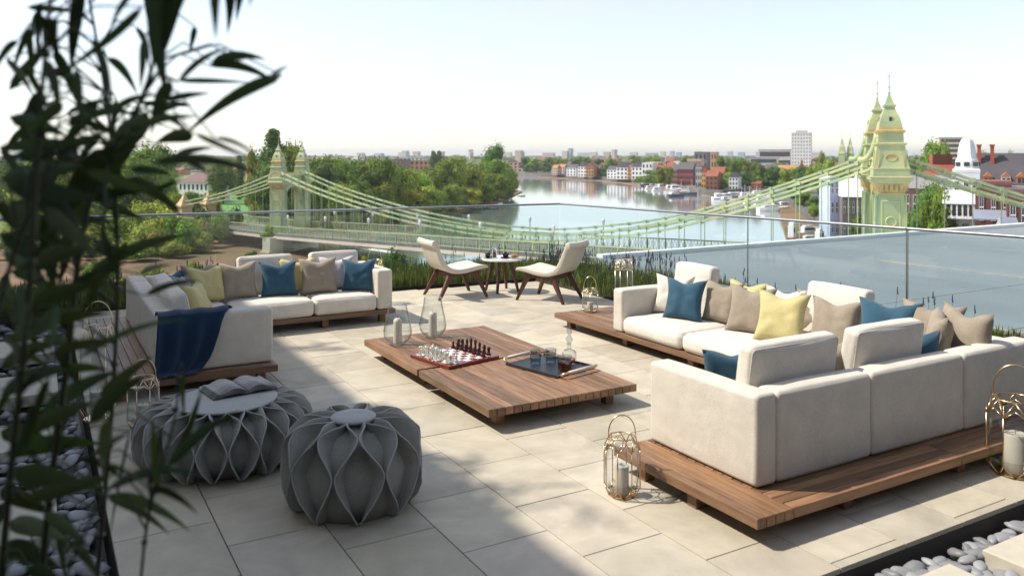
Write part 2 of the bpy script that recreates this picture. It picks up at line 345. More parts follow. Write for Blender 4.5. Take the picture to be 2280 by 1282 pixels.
# stepping slabs in the beds
steps=[(3.42,3.90,1.75,2.44,'pale stone stepping slab in the near pebble bed, left of two'),(4.18,4.80,1.75,2.44,'pale stone stepping slab in the near pebble bed, right of two')]
for a,b,c,d,l in steps: tag(MB().box(a,b,c,d,-.11,-.012).build('stepping_slab',M['slab'],bevel=.006),l,'paving slab','stepping slabs in the pebble beds')
lsteps=[(-.55,.10,5.0,5.65,'stone stepping slab in the shaded left bed, nearest the camera'),(-.55,.13,6.55,7.15,'stone stepping slab in the shaded left bed, second from the camera'),(-.55,.16,8.0,8.75,'stone stepping slab in the shaded left bed, third from the camera'),(-.55,.16,9.6,10.4,'stone stepping slab in the shaded left bed, farthest from the camera')]
for a,b,c,d,l in lsteps: tag(MB().box(a,b,c,d,-.11,-.012).build('stepping_slab',M['slab'],bevel=.006),l,'paving slab','stepping slabs in the pebble beds')
pebbles(3.05,4.95,2.12,2.57,260,'smooth grey river pebble in the sunny bed below the paving edge','pebbles in the near bed',[(a-.02,b+.02,c-.02,d+.02) for a,b,c,d,l in steps])
pebbles(-.35,.26,3.4,7.2,250,'smooth grey river pebble in the shaded bed left of the paving','pebbles in the left bed',[(a-.02,b+.02,c-.02,d+.02) for a,b,c,d,l in lsteps])
# the remaining far pebbles as one mass
mb=MB(); q=random.Random(3)
for _ in range(900):
    x=q.uniform(-1.2,.26); y=q.uniform(3.0,12.2)
    if y<7.2 and x>-.38: continue
    if any(a-.03<x<b+.03 and c-.03<y<d+.03 for a,b,c,d,l in lsteps): continue
    mb.at(x,y,-.12+q.uniform(0,.03),q.uniform(0,6),q.uniform(-.3,.3),0,q.uniform(.9,1.4))
    mb.grid(lambda u,v:(math.cos(2*PI*u)*math.cos(PI*(v-.5))*.055,math.sin(2*PI*u)*math.cos(PI*(v-.5))*.038,math.sin(PI*(v-.5))*.02),8,5,cu=True)
stuff(mb.build('pebble_mass',M['pebble'],smooth=True),'grey pebbles filling the far part of the shaded bed','pebbles')
# ---------------------------------------------------------------- coffee table
ct=thing('coffee_table','low slatted teak coffee table in two square halves in the middle of the terrace','coffee table',(2.81,5.205,0))
tx,ty0,tm,ty1=1.35,0,1.27,2.6
for k,(a,b) in enumerate(((0,tm-.02),(tm+.02,ty1))):
    mb=MB(); planks(mb,0,tx,a,b,.112,.17,'y',19,.006); mb.build('slatted_top',M['wood_y'],ct,usecol=True,bevel=.003)
    mb=MB(); 
    for yy in (a+.14,b-.2): mb.box(.1,tx-.1,yy,yy+.06,.07,.111,wcol())
    mb.build('under_rail',M['wood_x'],ct,usecol=True)
    legs(ct,[(.17,a+.17),(tx-.17,a+.17),(.17,b-.17),(tx-.17,b-.17)],.11)
# ---------------------------------------------------------------- right corner sofa
rs=thing('corner_sofa','large cream corner sofa on a long teak platform at the right side','sofa',(3.16,2.99,0))
ox,oy=3.16,2.99; zp=.155; zb=.10
mb=MB(); planks(mb,0,.27,0,1.2,zb,zp,'y',4); mb.build('platform_edge',M['wood_y'],rs,usecol=True,bevel=.003)
mb=MB(); planks(mb,.274,1.75,0,1.2,zb,zp,'x',16); planks(mb,1.756,3.45,0,1.2,zb,zp,'x',16); mb.build('platform_deck',M['wood_x'],rs,usecol=True,bevel=.003)
mb=MB(); planks(mb,2.08,2.36,1.206,5.10,zb,zp,'y',4); planks(mb,2.366,3.35,1.206,5.10,zb,zp,'y',12); mb.build('platform_deck',M['wood_y'],rs,usecol=True,bevel=.003)
legs(rs,[(.1,.55),(.1,1.0),(.82,.13),(1.9,.13),(3.0,.13),(.82,1.05),(2.22,1.8),(2.22,2.9),(2.22,3.9),(2.22,4.95),(3.2,4.95),(3.2,2.9)],zb-.001)
H_=.645
sb('arm',M['cream'],rs,.27,.435,.26,1.18,zp+.004,.672,r=.03)
for a,b in((.437,1.253),(1.257,2.207),(2.211,3.08)): sb('backrest',M['cream'],rs,a,b,.26,.43,zp+.004,.668,r=.03,bulge=(0,.006,.008))
sb('seat_cushion',M['cream_l'],rs,.44,1.25,.44,1.22,zp+.003,.33,r=.05,bulge=(0,.01,.02)); sb('seat_cushion',M['cream_l'],rs,1.255,2.06,.44,1.22,zp+.003,.33,r=.05,bulge=(0,.01,.02))
# long side along the glass
for a,b in((.27,1.18),(1.184,2.5),(2.504,3.82)): sb('backrest',M['cream'],rs,2.97,3.15,a,b,zp+.004,.63,r=.03)
sb('arm',M['cream'],rs,2.09,3.15,3.822,3.985,zp+.004,.60,r=.03)
for a,b in((2.92,3.815),(1.99,2.915),(.45,1.985)): sb('seat_cushion',M['cream_l'],rs,2.075,2.965,a,b,zp+.003,.325,r=.06,bulge=(.015,.004,.03))
def backcush(parent,x,y,z,yaw,lean,w,h=.46,t=.16):
    mb=MB(); mb.M=Matrix.Translation((x,y,z))@Matrix.Rotation(yaw,4,'Z')@Matrix.Rotation(-lean,4,'X'); softbox(mb,w,t,h,.035,cz=h/2,bulge=(.0,.02,.012),wr=.008,seed=x*5+y)
    o=mb.build('back_cushion',M['cream_l'],parent,smooth=True); piping(o,mb.M@Matrix.Translation((0,0,h/2)),w,t,h,.035,'y'); return o
# near row: fronts face +Y ; yaw pi
backcush(rs,.80,.57,.335,PI,.15,.76,.555,.12); backcush(rs,1.70,.57,.335,PI,.15,.70,.555,.12)
backcush(rs,2.86,3.62,.32,-PI/2,.16,.56,.52,.13); backcush(rs,2.86,1.82,.32,-PI/2,.16,.62,.54,.13)
# ---------------------------------------------------------------- left corner sofa
ls=thing('corner_sofa','cream corner sofa on a teak platform in the left shade, half behind the foliage','sofa',(.50,7.30,0))
mb=MB(); planks(mb,0,1.34,0,.26,zb,zp,'x',4); mb.build('platform_edge',M['wood_x'],ls,usecol=True,bevel=.003)
mb=MB(); planks(mb,0,1.34,.265,3.1,zb,zp,'y',18); mb.build('platform_deck',M['wood_y'],ls,usecol=True,bevel=.003)
mb=MB(); planks(mb,1.345,3.24,1.97,3.1,zb,zp,'x',16); mb.build('platform_deck',M['wood_x'],ls,usecol=True,bevel=.003)
legs(ls,[(.1,.1),(1.22,.14),(.1,1.5),(1.22,1.6),(1.6,2.08),(2.4,2.08),(3.1,2.08),(3.1,3.0)],zb-.001)
sb('arm',M['cream'],ls,.37,1.33,.13,.30,zp+.004,.64,r=.03)
for a,b in((.302,1.35),(1.354,2.4),(2.404,2.92)): sb('backrest',M['cream'],ls,.37,.55,a,b,zp+.004,.64,r=.03)
for a,b in((.555,1.55),(1.555,3.0)): sb('backrest',M['cream'],ls,a,b,2.76,2.92,zp+.004,.63,r=.03)
sb('arm',M['cream'],ls,3.01,3.20,1.97,2.92,zp+.004,.63,r=.03)
for a,b in((.31,1.15),(1.155,1.96)): sb('seat_cushion',M['cream_l'],ls,.56,1.33,a,b,zp+.003,.34,r=.05,bulge=(.01,0,.02))
for a,b in((.56,1.33),(1.335,2.25),(2.255,3.005)): sb('seat_cushion',M['cream_l'],ls,a,b,1.965,2.75,zp+.003,.345,r=.05,bulge=(.0,.01,.025))
backcush(ls,1.86,2.65,.34,0,.14,.64); backcush(ls,2.70,2.65,.34,0,.14,.60)
backcush(ls,.66,1.45,.335,PI/2,.2,.62,.46); backcush(ls,.66,.78,.335,PI/2,.2,.62,.44)
# throw pillows (right sofa)
gR='throw pillows on the right sofa'; gL='throw pillows on the left sofa'
PR=[('cream_l','pale cream throw pillow beside the far arm of the right sofa',5.74,6.62,-62,.34,.42),
('blue','blue throw pillow before the cream one at the right sofa far end',5.60,6.30,-68,.30,.43),
('taupe','dark taupe throw pillow just right of the far blue one, right sofa',5.84,6.02,-78,.25,.42),
('yellow','yellow throw pillow mostly hidden behind two taupe ones on the right sofa',5.98,5.82,-80,.18,.44),
('taupe','light taupe throw pillow left of the bright yellow one on the right sofa',5.70,5.52,-74,.30,.46),
('cream_l','white throw pillow peeping out behind the yellow pillow on the right sofa',5.97,5.36,-84,.2,.44),
('yellow','bright yellow throw pillow leaning at the front of the right sofa seat',5.64,5.10,-72,.32,.47),
('taupe','taupe throw pillow behind and right of the yellow one on the right sofa',6.02,5.03,-86,.16,.44),
('taupe','taupe throw pillow standing left of the second back cushion on the right sofa',5.84,4.70,-80,.26,.45),
('blue','bright blue throw pillow peeking over between sofa corner and second near cushion',5.86,4.20,-72,.30,.48),
('taupe','taupe throw pillow behind the bright blue one in the right sofa corner',5.98,3.92,-84,.22,.49),
('taupe','tall taupe throw pillow with a folded edge in the right sofa corner',5.66,3.66,-140,.12,.50),
('taupe','taupe throw pillow turned edge on at the far right of the corner',5.84,3.56,-112,.10,.52)]
for i,(k,l,x,y,yaw,ln,w) in enumerate(PR): pillow(k,l,x,y,.335 if i<9 else .37,R_(yaw),ln,w,grp=gR,seed=i)
PRn=[('blue','blue throw pillow left of the nearest back cushion of the right sofa',3.93,3.97,162,.22,.44),
('taupe','taupe throw pillow between the two near back cushions of the right sofa',4.42,3.64,178,.10,.46),
('blue','blue throw pillow right of the second near back cushion of the right sofa',5.28,3.60,172,.14,.45)]
for i,(k,l,x,y,yaw,ln,w) in enumerate(PRn): pillow(k,l,x,y,.33,R_(yaw),ln,w,grp=gR,seed=i+30)
PL=[('blue','blue throw pillow in the back corner of the left sofa',1.34,9.72,38,.25,.38),
('pattern','blue and white patterned throw pillow in the back corner of the left sofa',1.42,9.58,40,.25,.36),
('taupe','taupe throw pillow in the corner behind the pale yellow one on the left sofa',1.62,9.80,10,.22,.42),
('yellow','pale yellow throw pillow in the corner of the left sofa',1.66,9.60,14,.30,.43),
('yellow','small yellow throw pillow lying low by the navy throw on the left sofa',1.50,8.95,58,.45,.36),
('taupe','taupe throw pillow right of the pale yellow one on the left sofa',2.00,9.66,6,.26,.44),
('blue','navy blue throw pillow in the middle of the left sofa',2.44,9.62,-2,.24,.42),
('yellow','mustard throw pillow half hidden between navy and taupe pillows on the left sofa',2.70,9.78,-4,.18,.42),
('taupe','dark taupe throw pillow in front of the right back cushion of the left sofa',2.90,9.58,-4,.28,.44),
('lilac','pale lilac throw pillow behind the dark taupe one on the left sofa',3.17,9.74,-8,.20,.42),
('blue','teal blue throw pillow against the right arm of the left sofa',3.36,9.52,-24,.24,.40),
('taupe','taupe throw pillow turned towards the shade beside the left back cushions',1.34,9.10,62,.30,.38)]
for i,(k,l,x,y,yaw,ln,w) in enumerate(PL): pillow(k,l,x,y,.35,R_(yaw),ln,w,grp=gL,seed=i+50)
# navy throw over the left arm
mb=MB()
path=[(8.02,.375),(7.85,.378),(7.70,.40),(7.618,.52),(7.61,.645),(7.56,.664),(7.47,.662),(7.418,.645),(7.405,.55),(7.40,.42),(7.395,.28),(7.37,.19),(7.30,.175)]
def pathat(v):
    t=v*(len(path)-1); i=min(int(t),len(path)-2); k=t-i; return tuple(path[i][j]*(1-k)+path[i+1][j]*k for j in (0,1))
def throwf(u,v):
    y,z=pathat(v); top=max(0,1-abs(v-.42)/.3)
    xl=.875-.05*max(0,v-.6)/.4; xr=1.50-.42*max(0,v-.55)/.45+.05*math.sin(v*9)
    if v<.3: xl+=.25*(0.3-v)/.3; xr+=.1
    x=xl+(xr-xl)*u; fold=(.5+.5*math.sin(u*19+v*3.5+1.5*math.sin(v*5)))**1.5
    dn=max(0,min(1,(v-.56)/.15)); y-=dn*(.012+.035*fold); z+=(1-dn)*.010*fold+.004
    return (x,y,z)
mb.grid(throwf,44,60); th=mb.build('throw_blanket',M['throw'],smooth=True); m=th.modifiers.new('s','SOLIDIFY'); m.thickness=.008; m.offset=1
tag(th,'navy blue throw blanket draped over the near arm of the left sofa','blanket')
# ---------------------------------------------------------------- poufs
def pouf(label,x,y,rad,h,rt,nf,seed,levels,grp='felt lattice poufs'):
    t=thing('pouf',label,'pouf',(x,y,0),seed,grp)
    # outer contour (r,z) from bottom to the top disk
    prof=[(.80,.0),(.90,.09),(.975,.25),(1.0,.45),(.985,.64),(.93,.82),(.80,.94),(.58,.99)]
    pr=[(a*rad,b*h) for a,b in prof]+[(rt*1.0,h*.985)]
    L=[0]
    for i in range(1,len(pr)): L.append(L[-1]+math.dist(pr[i],pr[i-1]))
    def cont(s):
        q=s*L[-1]
        for i in range(1,len(pr)):
            if q<=L[i]: k=(q-L[i-1])/(L[i]-L[i-1]); return tuple(pr[i-1][j]*(1-k)+pr[i][j]*k for j in(0,1))
        return pr[-1]
    lv=levels
    def w(s):
        for i in range(len(lv)-1):
            if s<=lv[i+1]:
                k=(s-lv[i])/(lv[i+1]-lv[i]); sm=.5-.5*math.cos(PI*k); sm=k*.35+sm*.65
                a=1 if i%2==0 else -1; return a*(1-2*sm)
        return -1 if len(lv)%2==0 else 1
    D=2*PI/nf; mb=MB(); ns=30; nr=6; ri=rad*.30
    for j in range(nf):
        sg=1 if j%2==0 else -1
        def f(u,v):
            s=v; r,z=cont(s); k=1-u  # u=0 outer edge
            rr=r-(r-min(ri,r*.6))*u*.62; zz=z-.30*u*max(0,z-h*.45)
            ang=D*(j+.5*sg*w(s)*.93*(1-u)**1.15)
            return (rr*math.cos(ang),rr*math.sin(ang),zz)
        mb.grid(f,nr,ns)
    o=mb.build('felt_fin',M['felt'],t,smooth=True); m=o.modifiers.new('s','SOLIDIFY'); m.thickness=.007; m.offset=0
    mb=MB()
    for j in range(nf):
        sg=1 if j%2==0 else -1; pts=[]
        for i in range(31):
            s=i/30; r,z=cont(s); ang=D*(j+.5*sg*w(s)*.93); pts.append((r*1.004*math.cos(ang),r*1.004*math.sin(ang),max(.004,z)))
        mb.tube(pts,.0042,5)
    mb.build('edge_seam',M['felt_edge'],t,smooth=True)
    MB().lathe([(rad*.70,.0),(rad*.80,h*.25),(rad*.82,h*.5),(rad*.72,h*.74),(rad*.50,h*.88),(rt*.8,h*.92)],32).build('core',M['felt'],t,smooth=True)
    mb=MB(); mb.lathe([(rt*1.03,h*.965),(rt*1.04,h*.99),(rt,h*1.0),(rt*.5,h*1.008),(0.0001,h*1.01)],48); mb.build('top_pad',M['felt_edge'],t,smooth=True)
    return t
pouf('small round grey felt lattice pouf standing alone in the foreground shade',1.582,4.57,.405,.50,.125,18,.1,[0,.42,.72,1.0])
pouf('wide grey felt lattice pouf with an open magazine on it',1.082,5.665,.57,.395,.32,38,.0,[0,.42,.75,1.0])
# open magazine
bk=thing('magazine','open magazine lying on the wide grey pouf','magazine',(1.20,5.80,.402),R_(8))
def page(sgn):
    mb=MB()
    for k in range(5):
        dz=.004*k
        def f(u,v):
            x=sgn*u*.215*(1-.02*k); b=math.sin(min(1,u*1.25)*PI)*.028*(1-.0*k); return (x,(v-.5)*.30,.006+dz*(1-u*.4)+b*(.4+.15*k)+ (.012*u*u*k*.25))
        mb.grid(f,12,3)
    o=mb.build('pages',M['page'],bk,smooth=True); m=o.modifiers.new('s','SOLIDIFY'); m.thickness=.0015
page(1);page(-1)
mb=MB(); mb.box(-.225,.225,-.155,.155,.0005,.005); mb.build('cover',M['cover'],bk)
# ---------------------------------------------------------------- lanterns
def lantern(label,x,y,z,r,h,hh,rz=0,metal='gold',n=8,candle=None,wr=.0035,clabel=''):
    t=thing('lantern',label,'lantern',(x,y,z),rz,'wire candle lanterns')
    mb=MB(); P_=lambda k,rr,zz:(rr*math.cos(2*PI*k/n),rr*math.sin(2*PI*k/n),zz)
    up=h*.80; lo=h*.17; rim=r*.74; ft=r*.72
    top=[P_(k,rim,h) for k in range(n)]; mb.tube(top,wr,6,closed=True)
    bot=[P_(k+.0,ft,wr) for k in range(n)]; mb.tube(bot,wr,6,closed=True)
    for k in range(n):
        a=P_(k+.5,r,up); b=P_(k+.5,r,lo)
        mb.tube([a,b],wr,6)
        mb.tube([P_(k,rim,h),a],wr,6); mb.tube([P_(k+1,rim,h),a],wr,6)
        mb.tube([P_(k,ft,wr),b],wr,6); mb.tube([P_(k+1,ft,wr),b],wr,6)
        mid=P_(k+1,r*.93,h*.90)
        mb.tube([a,mid],wr*.8,5); mb.tube([P_(k+1.5,r,up),mid],wr*.8,5)
    mb.build('wire_frame',M[metal],t,smooth=True)
    pts=[(rim*1.0*math.cos(q),0,h+hh*math.sin(q)**.8) for q in [PI*i/18 for i in range(19)]]
    MB().tube(pts,wr*1.1,6).build('handle',M[metal],t,smooth=True)
    MB().lathe([(ft*.97,.006),(ft*.97,.012),(.001,.012)],24).build('base_plate',M[metal],t)
    MB().lathe([(r*.93,lo),(r*.93,up)],24).build('glass_sleeve',M['cglass'],t,smooth=True)
    if candle:
        cr,chh=candle; c=thing('candle',clabel,'candle',(x,y,z+.0125),0,'pillar candles')
        MB().lathe([(cr,0),(cr,chh*.97),(cr*.93,chh),(cr*.5,chh*.985),(.001,chh*.98)],24).build('wax_body',M['waxg'],c,smooth=True,angle=50)
        MB().tube([(0,0,chh*.97),(.001,.001,chh+.02)],.0015,5).build('wick',M['wick'],c)
    return t
lantern('small gold wire lantern with grey candle beside the near platform corner',2.985,3.875,0,.108,.345,.125,-.5,candle=(.040,.16),clabel='grey pillar candle in the lantern by the near platform corner')
lantern('large gold wire lantern at the right picture edge by the platform',5.33,2.90,0,.17,.47,.21,-1.07,candle=(.07,.24),clabel='thick grey candle in the lantern at the right picture edge',wr=.0045)
lantern('small brass lantern on the far end of the right teak platform',5.64,7.93,.157,.10,.27,.145,-.62,'brass',6,candle=(.035,.10),clabel='small candle in the lantern on the far platform end')
lantern('tall thin brass lantern behind the far arm of the right sofa',6.02,7.78,.157,.11,.60,.17,-.65,'brass',8,candle=(.04,.12),clabel='candle in the tall lantern behind the far sofa arm')
lantern('small brass lantern on the floor between left sofa and wide pouf',.68,6.62,0,.115,.36,.135,-.1,'brass',8,candle=(.04,.15),clabel='candle in the small lantern near the wide pouf')
lantern('tall brass lantern beside the left end of the left sofa platform',.40,6.98,0,.135,.70,.19,-.05,'brass',8,candle=(.05,.2),clabel='candle in the tall lantern left of the left sofa')
lantern('brass lantern behind the right arm of the left sofa, only its handle showing',3.95,10.55,0,.12,.58,.16,-.36,'brass',8)
# ---------------------------------------------------------------- glass hurricanes on the table
for x,y,s,l in((3.02,7.44,1.0,'left'),(3.45,7.57,1.0,'right')):
    t=thing('hurricane_vase','clear glass hurricane vase holding a candle, %s one on the coffee table'%l,'vase',(x,y,.171),0,'hurricane vases on the coffee table')
    pr=[(.045,.0),(.06,.004),(.10,.03),(.132,.08),(.138,.13),(.125,.20),(.105,.28),(.092,.35),(.088,.40),(.0855,.40),(.0895,.35),(.1025,.28),(.1225,.20),(.135,.13),(.129,.08),(.097,.034),(.001,.012)]
    MB().lathe(pr,40).build('glass_bowl',M['cglass'],t,smooth=True)
    c=thing('candle','tall ivory pillar candle in the %s hurricane vase'%l,'candle',(x,y,.184),0,'pillar candles')
    MB().lathe([(.042,0),(.0425,.05),(.041,.2),(.040,.225),(.022,.24),(.001,.236)],24).build('wax_body',M['wax'],c,smooth=True,angle=50)
    MB().tube([(0,0,.235),(.001,.002,.255)],.0015,5).build('wick',M['wick'],c)
# ---------------------------------------------------------------- chess
cb=thing('chess_board','red mahogany chess board set for a game on the coffee table','chess board',(3.26,6.68,.171),R_(12))
BS=.57; MB().box(-BS/2,BS/2,-BS/2,BS/2,0,.028).build('board_frame',M['mahog'],cb,bevel=.003)
sq=.062; A1=MB(); A2=MB()
for i in range(8):
    for j in range(8):
        (A1 if (i+j)%2 else A2).box((i-4)*sq,(i-3)*sq,(j-4)*sq,(j-3)*sq,.0282,.0295)
A1.build('light_squares',M['cw'],cb); A2.build('dark_squares',M['cb'],cb)
base=[(.021,0),(.022,.006),(.017,.011),(.018,.014),(.011,.019)]
shapes={'pawn':base+[(.007,.034),(.012,.037),(.007,.040),(.0105,.048),(.0085,.056),(.001,.060)],
'rook':base+[(.011,.045),(.015,.05),(.015,.066),(.012,.066),(.011,.060),(.001,.060)],
'knight':base+[(.010,.03),(.001,.031)],
'bishop':base+[(.008,.048),(.014,.052),(.009,.056),(.0125,.068),(.007,.082),(.003,.086),(.004,.089),(.001,.092)],
'queen':base+[(.008,.062),(.015,.066),(.010,.070),(.016,.092),(.010,.094),(.004,.100),(.001,.102)],
'king':base+[(.009,.066),(.016,.070),(.010,.075),(.015,.094),(.009,.100),(.001,.100)]}
def piece(kind,mm):
    mb=MB(); mb.lathe(shapes[kind],14)
    if kind=='king': mb.box(-.002,.002,-.002,.002,.099,.116); mb.box(-.002,.002,-.007,.007,.106,.110)
    if kind=='knight':
        pr=[(-.010,.028),(.010,.028),(.009,.045),(.018,.052),(.020,.060),(.008,.066),(.004,.076),(-.004,.076),(-.012,.062),(-.013,.045)]
        n=len(pr); mb.add([(x,-.006,z) for x,z in pr]+[(x,.006,z) for x,z in pr],[tuple(range(n)),tuple(range(n,2*n))[::-1]]+[((i+1)%n,i,n+i,n+(i+1)%n) for i in range(n)])
    return mb.mesh('chess_'+kind,mm,smooth=(kind!='knight'))
order=['rook','knight','bishop','queen','king','bishop','knight','rook']; side=['near','near','near','','','far','far','far']
ca,sa=math.cos(R_(12)),math.sin(R_(12))
for cname,mm,bc,pc,fl in(('silver',M['pw'],0,1,0),('dark',M['pb'],7,6,PI)):
    cache={k:piece(k,mm) for k in shapes}
    for j in range(8):
        for k,i in((order[j],bc),('pawn',pc)):
            x=(i-3.5)*sq+rnd.uniform(-.004,.004); y=(j-3.5)*sq+rnd.uniform(-.004,.004); 
            o=bpy.data.objects.new('chess_'+k,cache[k]); col.objects.link(o); o.location=(3.26+x*ca-y*sa,6.68+x*sa+y*ca,.2009); o.rotation_euler=(0,0,fl+R_(12)+rnd.uniform(-.2,.2)); o.scale=(1.12,1.12,1.12)
            sd=(side[j]+' ') if side[j] else ''
            tag(o,('%s chess pawn standing in front of the %s%s'%(cname,sd,order[j])) if k=='pawn' else '%s %s%s on the back row of the chess board'%(cname,sd,k),'chess piece','%s chess pieces'%cname)
# ---------------------------------------------------------------- tray, glasses, decanter
tz=.171; tr=thing('serving_tray','black serving tray with pale handles on the near half of the table','tray',(3.84,6.00,tz),R_(14))
MB().box(-.235,.235,-.30,.30,.004,.012).build('tray_base',M['tray'],tr,bevel=.003)
mb=MB(); mb.build('tray_rim',M['tray'],tr) if 0 else None
for s in(-1,1): MB().box(min(s*.235,s*.24),max(s*.235,s*.24),-.30,.30,.004,.026).build('tray_rim',M['tray'],tr)
for s in(-1,1):
    mb=MB(); mb.tube([(-.2,s*.30,.012),(-.21,s*.345,.034),(-.20,s*.36,.042),(.20,s*.36,.042),(.21,s*.345,.034),(.2,s*.30,.012)],.011,8); mb.build('handle',M['brass'],tr,smooth=True)
    mb=MB().tube([(-.15,s*.36,.042),(.15,s*.36,.042)],.0145,10); mb.build('grip',M['leather'],tr,smooth=True)
def tumbler(label,x,y,fill,fh,h=.128,r=.048):
    t=thing('tumbler',label,'glass',(x,y,tz+.0125),0,'tumblers on the tray')
    n=48; mb=MB(); pr=[(r*.88,0),(r*.92,.004),(r,h),(r*.93,h),(r*.86,.012),(.001,.012)]
    vs=[];fs=[]
    for i,(rr,zz) in enumerate(pr):
        for k in range(n):
            q=rr*(1+(.018 if (k%4<2 and i<3) else 0)); vs.append((q*math.cos(2*PI*k/n),q*math.sin(2*PI*k/n),zz))
    for i in range(len(pr)-1):
        for k in range(n): l=(k+1)%n; fs.append((i*n+k,i*n+l,(i+1)*n+l,(i+1)*n+k))
    mb.add(vs,fs); mb.build('glass_wall',M['tglass'],t)
    MB().lathe([(r*.84,.013),(r*.89,fh),(.001,fh)],32).build('drink',M[fill],t,smooth=True,angle=40)
tumbler('left ribbed tumbler of water on the black tray',3.745,6.08,'waterg',.062)
tumbler('right ribbed tumbler of water on the black tray, beside the decanter',3.885,6.05,'waterg',.062)
tumbler('wide tumbler of amber whisky at the front of the tray',3.862,5.80,'whisky',.075,.12,.064)
dc=thing('decanter','clear glass decanter with a tall stopper on the black tray','decanter',(4.02,5.965,tz+.0125))
MB().lathe([(.062,0),(.066,.01),(.066,.095),(.05,.115),(.018,.13),(.016,.165),(.026,.178),(.024,.182),(.013,.168),(.014,.128),(.046,.112),(.060,.093),(.058,.02),(.001,.018)],8,rot=.4).build('glass_body',M['cglass'],dc)
MB().lathe([(.012,.165),(.012,.18),(.03,.2),(.032,.215),(.02,.235),(.012,.245),(.022,.27),(.024,.31),(.012,.315),(.001,.315)],8).build('stopper',M['tglass'],dc)
MB().lathe([(.056,.02),(.057,.045),(.001,.045)],8,rot=.4).build('drink',M['whisky'],dc)
# ---------------------------------------------------------------- lounge chairs and round table
def chair(label,x,y,rz):
    t=thing('lounge_chair',label,'chair',(x,y,0),rz,'upholstered lounge chairs')
    top=[(-.47,.80),(-.44,.835),(-.40,.82),(-.375,.76),(-.33,.65),(-.27,.52),(-.20,.44),(-.10,.405),(.02,.41),(.16,.435),(.28,.455),(.36,.45),(.39,.425)]
    bot=[(-.46,.74),(-.44,.73),(-.42,.72),(-.40,.66),(-.36,.55),(-.31,.45),(-.24,.38),(-.12,.345),(.02,.345),(.16,.37),(.28,.395),(.35,.40),(.385,.40)]
    loop=top+bot[::-1]; n=len(loop); mb=MB()
    hw=.285; secs=[(-1,.90,.012),(-.97,.97,.004),(-.9,1,0),(-.6,1,-.006),(0,1,-.012),(.6,1,-.006),(.9,1,0),(.97,.97,.004),(1,.90,.012)]
    cx=[( (top[i][0]+bot[i][0])/2,(top[i][1]+bot[i][1])/2) for i in range(len(top))]; cc=cx+cx[::-1]
    vs=[];fs=[]
    for s,k,dz in secs:
        for i,(a,b) in enumerate(loop):
            m0=cc[i]; kk=k if abs(s)<1 else .55
            z=m0[1]+(b-m0[1])*kk+(dz if i<len(top) else 0); xx=m0[0]+(a-m0[0])*kk
            vs.append((xx,s*hw,z))
    for j in range(len(secs)-1):
        for i in range(n): k=(i+1)%n; fs.append((j*n+i,j*n+k,(j+1)*n+k,(j+1)*n+i))
    m_=len(top)
    for off,fl in((0,0),((len(secs)-1)*n,1)):
        for i in range(m_-1):
            q=(off+i,off+i+1,off+n-2-i,off+n-1-i); fs.append(q if fl else q[::-1])
    mb.add(vs,fs); o=mb.build('upholstered_shell',M['leather'],t,smooth=True); sd=o.modifiers.new('s','SUBSURF'); sd.levels=sd.render_levels=2
    for s in(-1,1):
        mb=MB(); mb.tube([(a,s*(hw-.004),(b*.45+c_*.55)) for (a,b),(d_,c_) in zip(top,bot)],.005,6); mb.build('piping',M['cream'],t,smooth=True)
    for s in(-1,1):
        MB().beam((.20,s*.235,.375),(.36,s*.30,.0),.045,.085,.03,.035,c=wcol()).build('leg',M['dwood'],t,usecol=True,bevel=.004)
        MB().beam((-.16,s*.225,.355),(-.36,s*.28,.0),.045,.085,.03,.035,c=wcol()).build('leg',M['dwood'],t,usecol=True,bevel=.004)
    mb=MB(); 
    for s in(-1,1): mb.beam((-.22,s*.22,.325),(.26,s*.235,.365),.035,.06,c=wcol())
    mb.beam((.2,-.23,.36),(.2,.23,.36),.04,.05,c=wcol()); mb.beam((-.17,-.22,.325),(-.17,.22,.325),.04,.05,c=wcol())
    mb.build('seat_rail',M['dwood'],t,usecol=True,bevel=.003)
chair('cream lounge chair on dark splayed legs, left of the round table',5.15,10.54,R_(-2))
chair('cream lounge chair on dark splayed legs, right of the round table',6.17,9.63,R_(118))
rt=thing('round_table','small round white topped table with dark wooden legs between the lounge chairs','side table',(5.92,10.55,0))
MB().lathe([(.29,.462),(.30,.466),(.30,.484),(.295,.488),(.001,.488)],48).build('table_top',M['marble'],rt,smooth=True,angle=30)
for k in range(4):
    a=PI/4+k*PI/2; MB().beam((.13*math.cos(a),.13*math.sin(a),.461),(.25*math.cos(a),.25*math.sin(a),0),.045,.05,.03,.03,c=wcol()).build('leg',M['dwood'],rt,usecol=True,bevel=.003)
fp=thing('cafetiere','chrome and glass cafetiere on the round table','coffee pot',(5.80,10.56,.489))
MB().lathe([(.042,0),(.042,.14),(.040,.14),(.040,.004),(.001,.004)],24).build('glass_jug',M['cglass'],fp,smooth=True)
MB().lathe([(.039,.005),(.039,.09),(.001,.09)],24).build('drink',M['coffee'],fp,smooth=True,angle=40)
mb=MB().lathe([(.044,.0),(.044,.012)],24); mb.lathe([(.044,.13),(.044,.145),(.02,.158),(.004,.16),(.004,.19),(.010,.195),(.001,.203)],24)
for k in range(4): a=k*PI/2+.3; mb.beam((.043*math.cos(a),.043*math.sin(a),.01),(.043*math.cos(a),.043*math.sin(a),.13),.004,.006)
mb.build('metal_frame',M['chrome'],fp,smooth=True,angle=40)
MB().tube([(-.043,.0,.125),(-.085,0,.12),(-.088,0,.04),(-.043,0,.03)],.007,8).build('handle',M['ceramic'],fp,smooth=True)
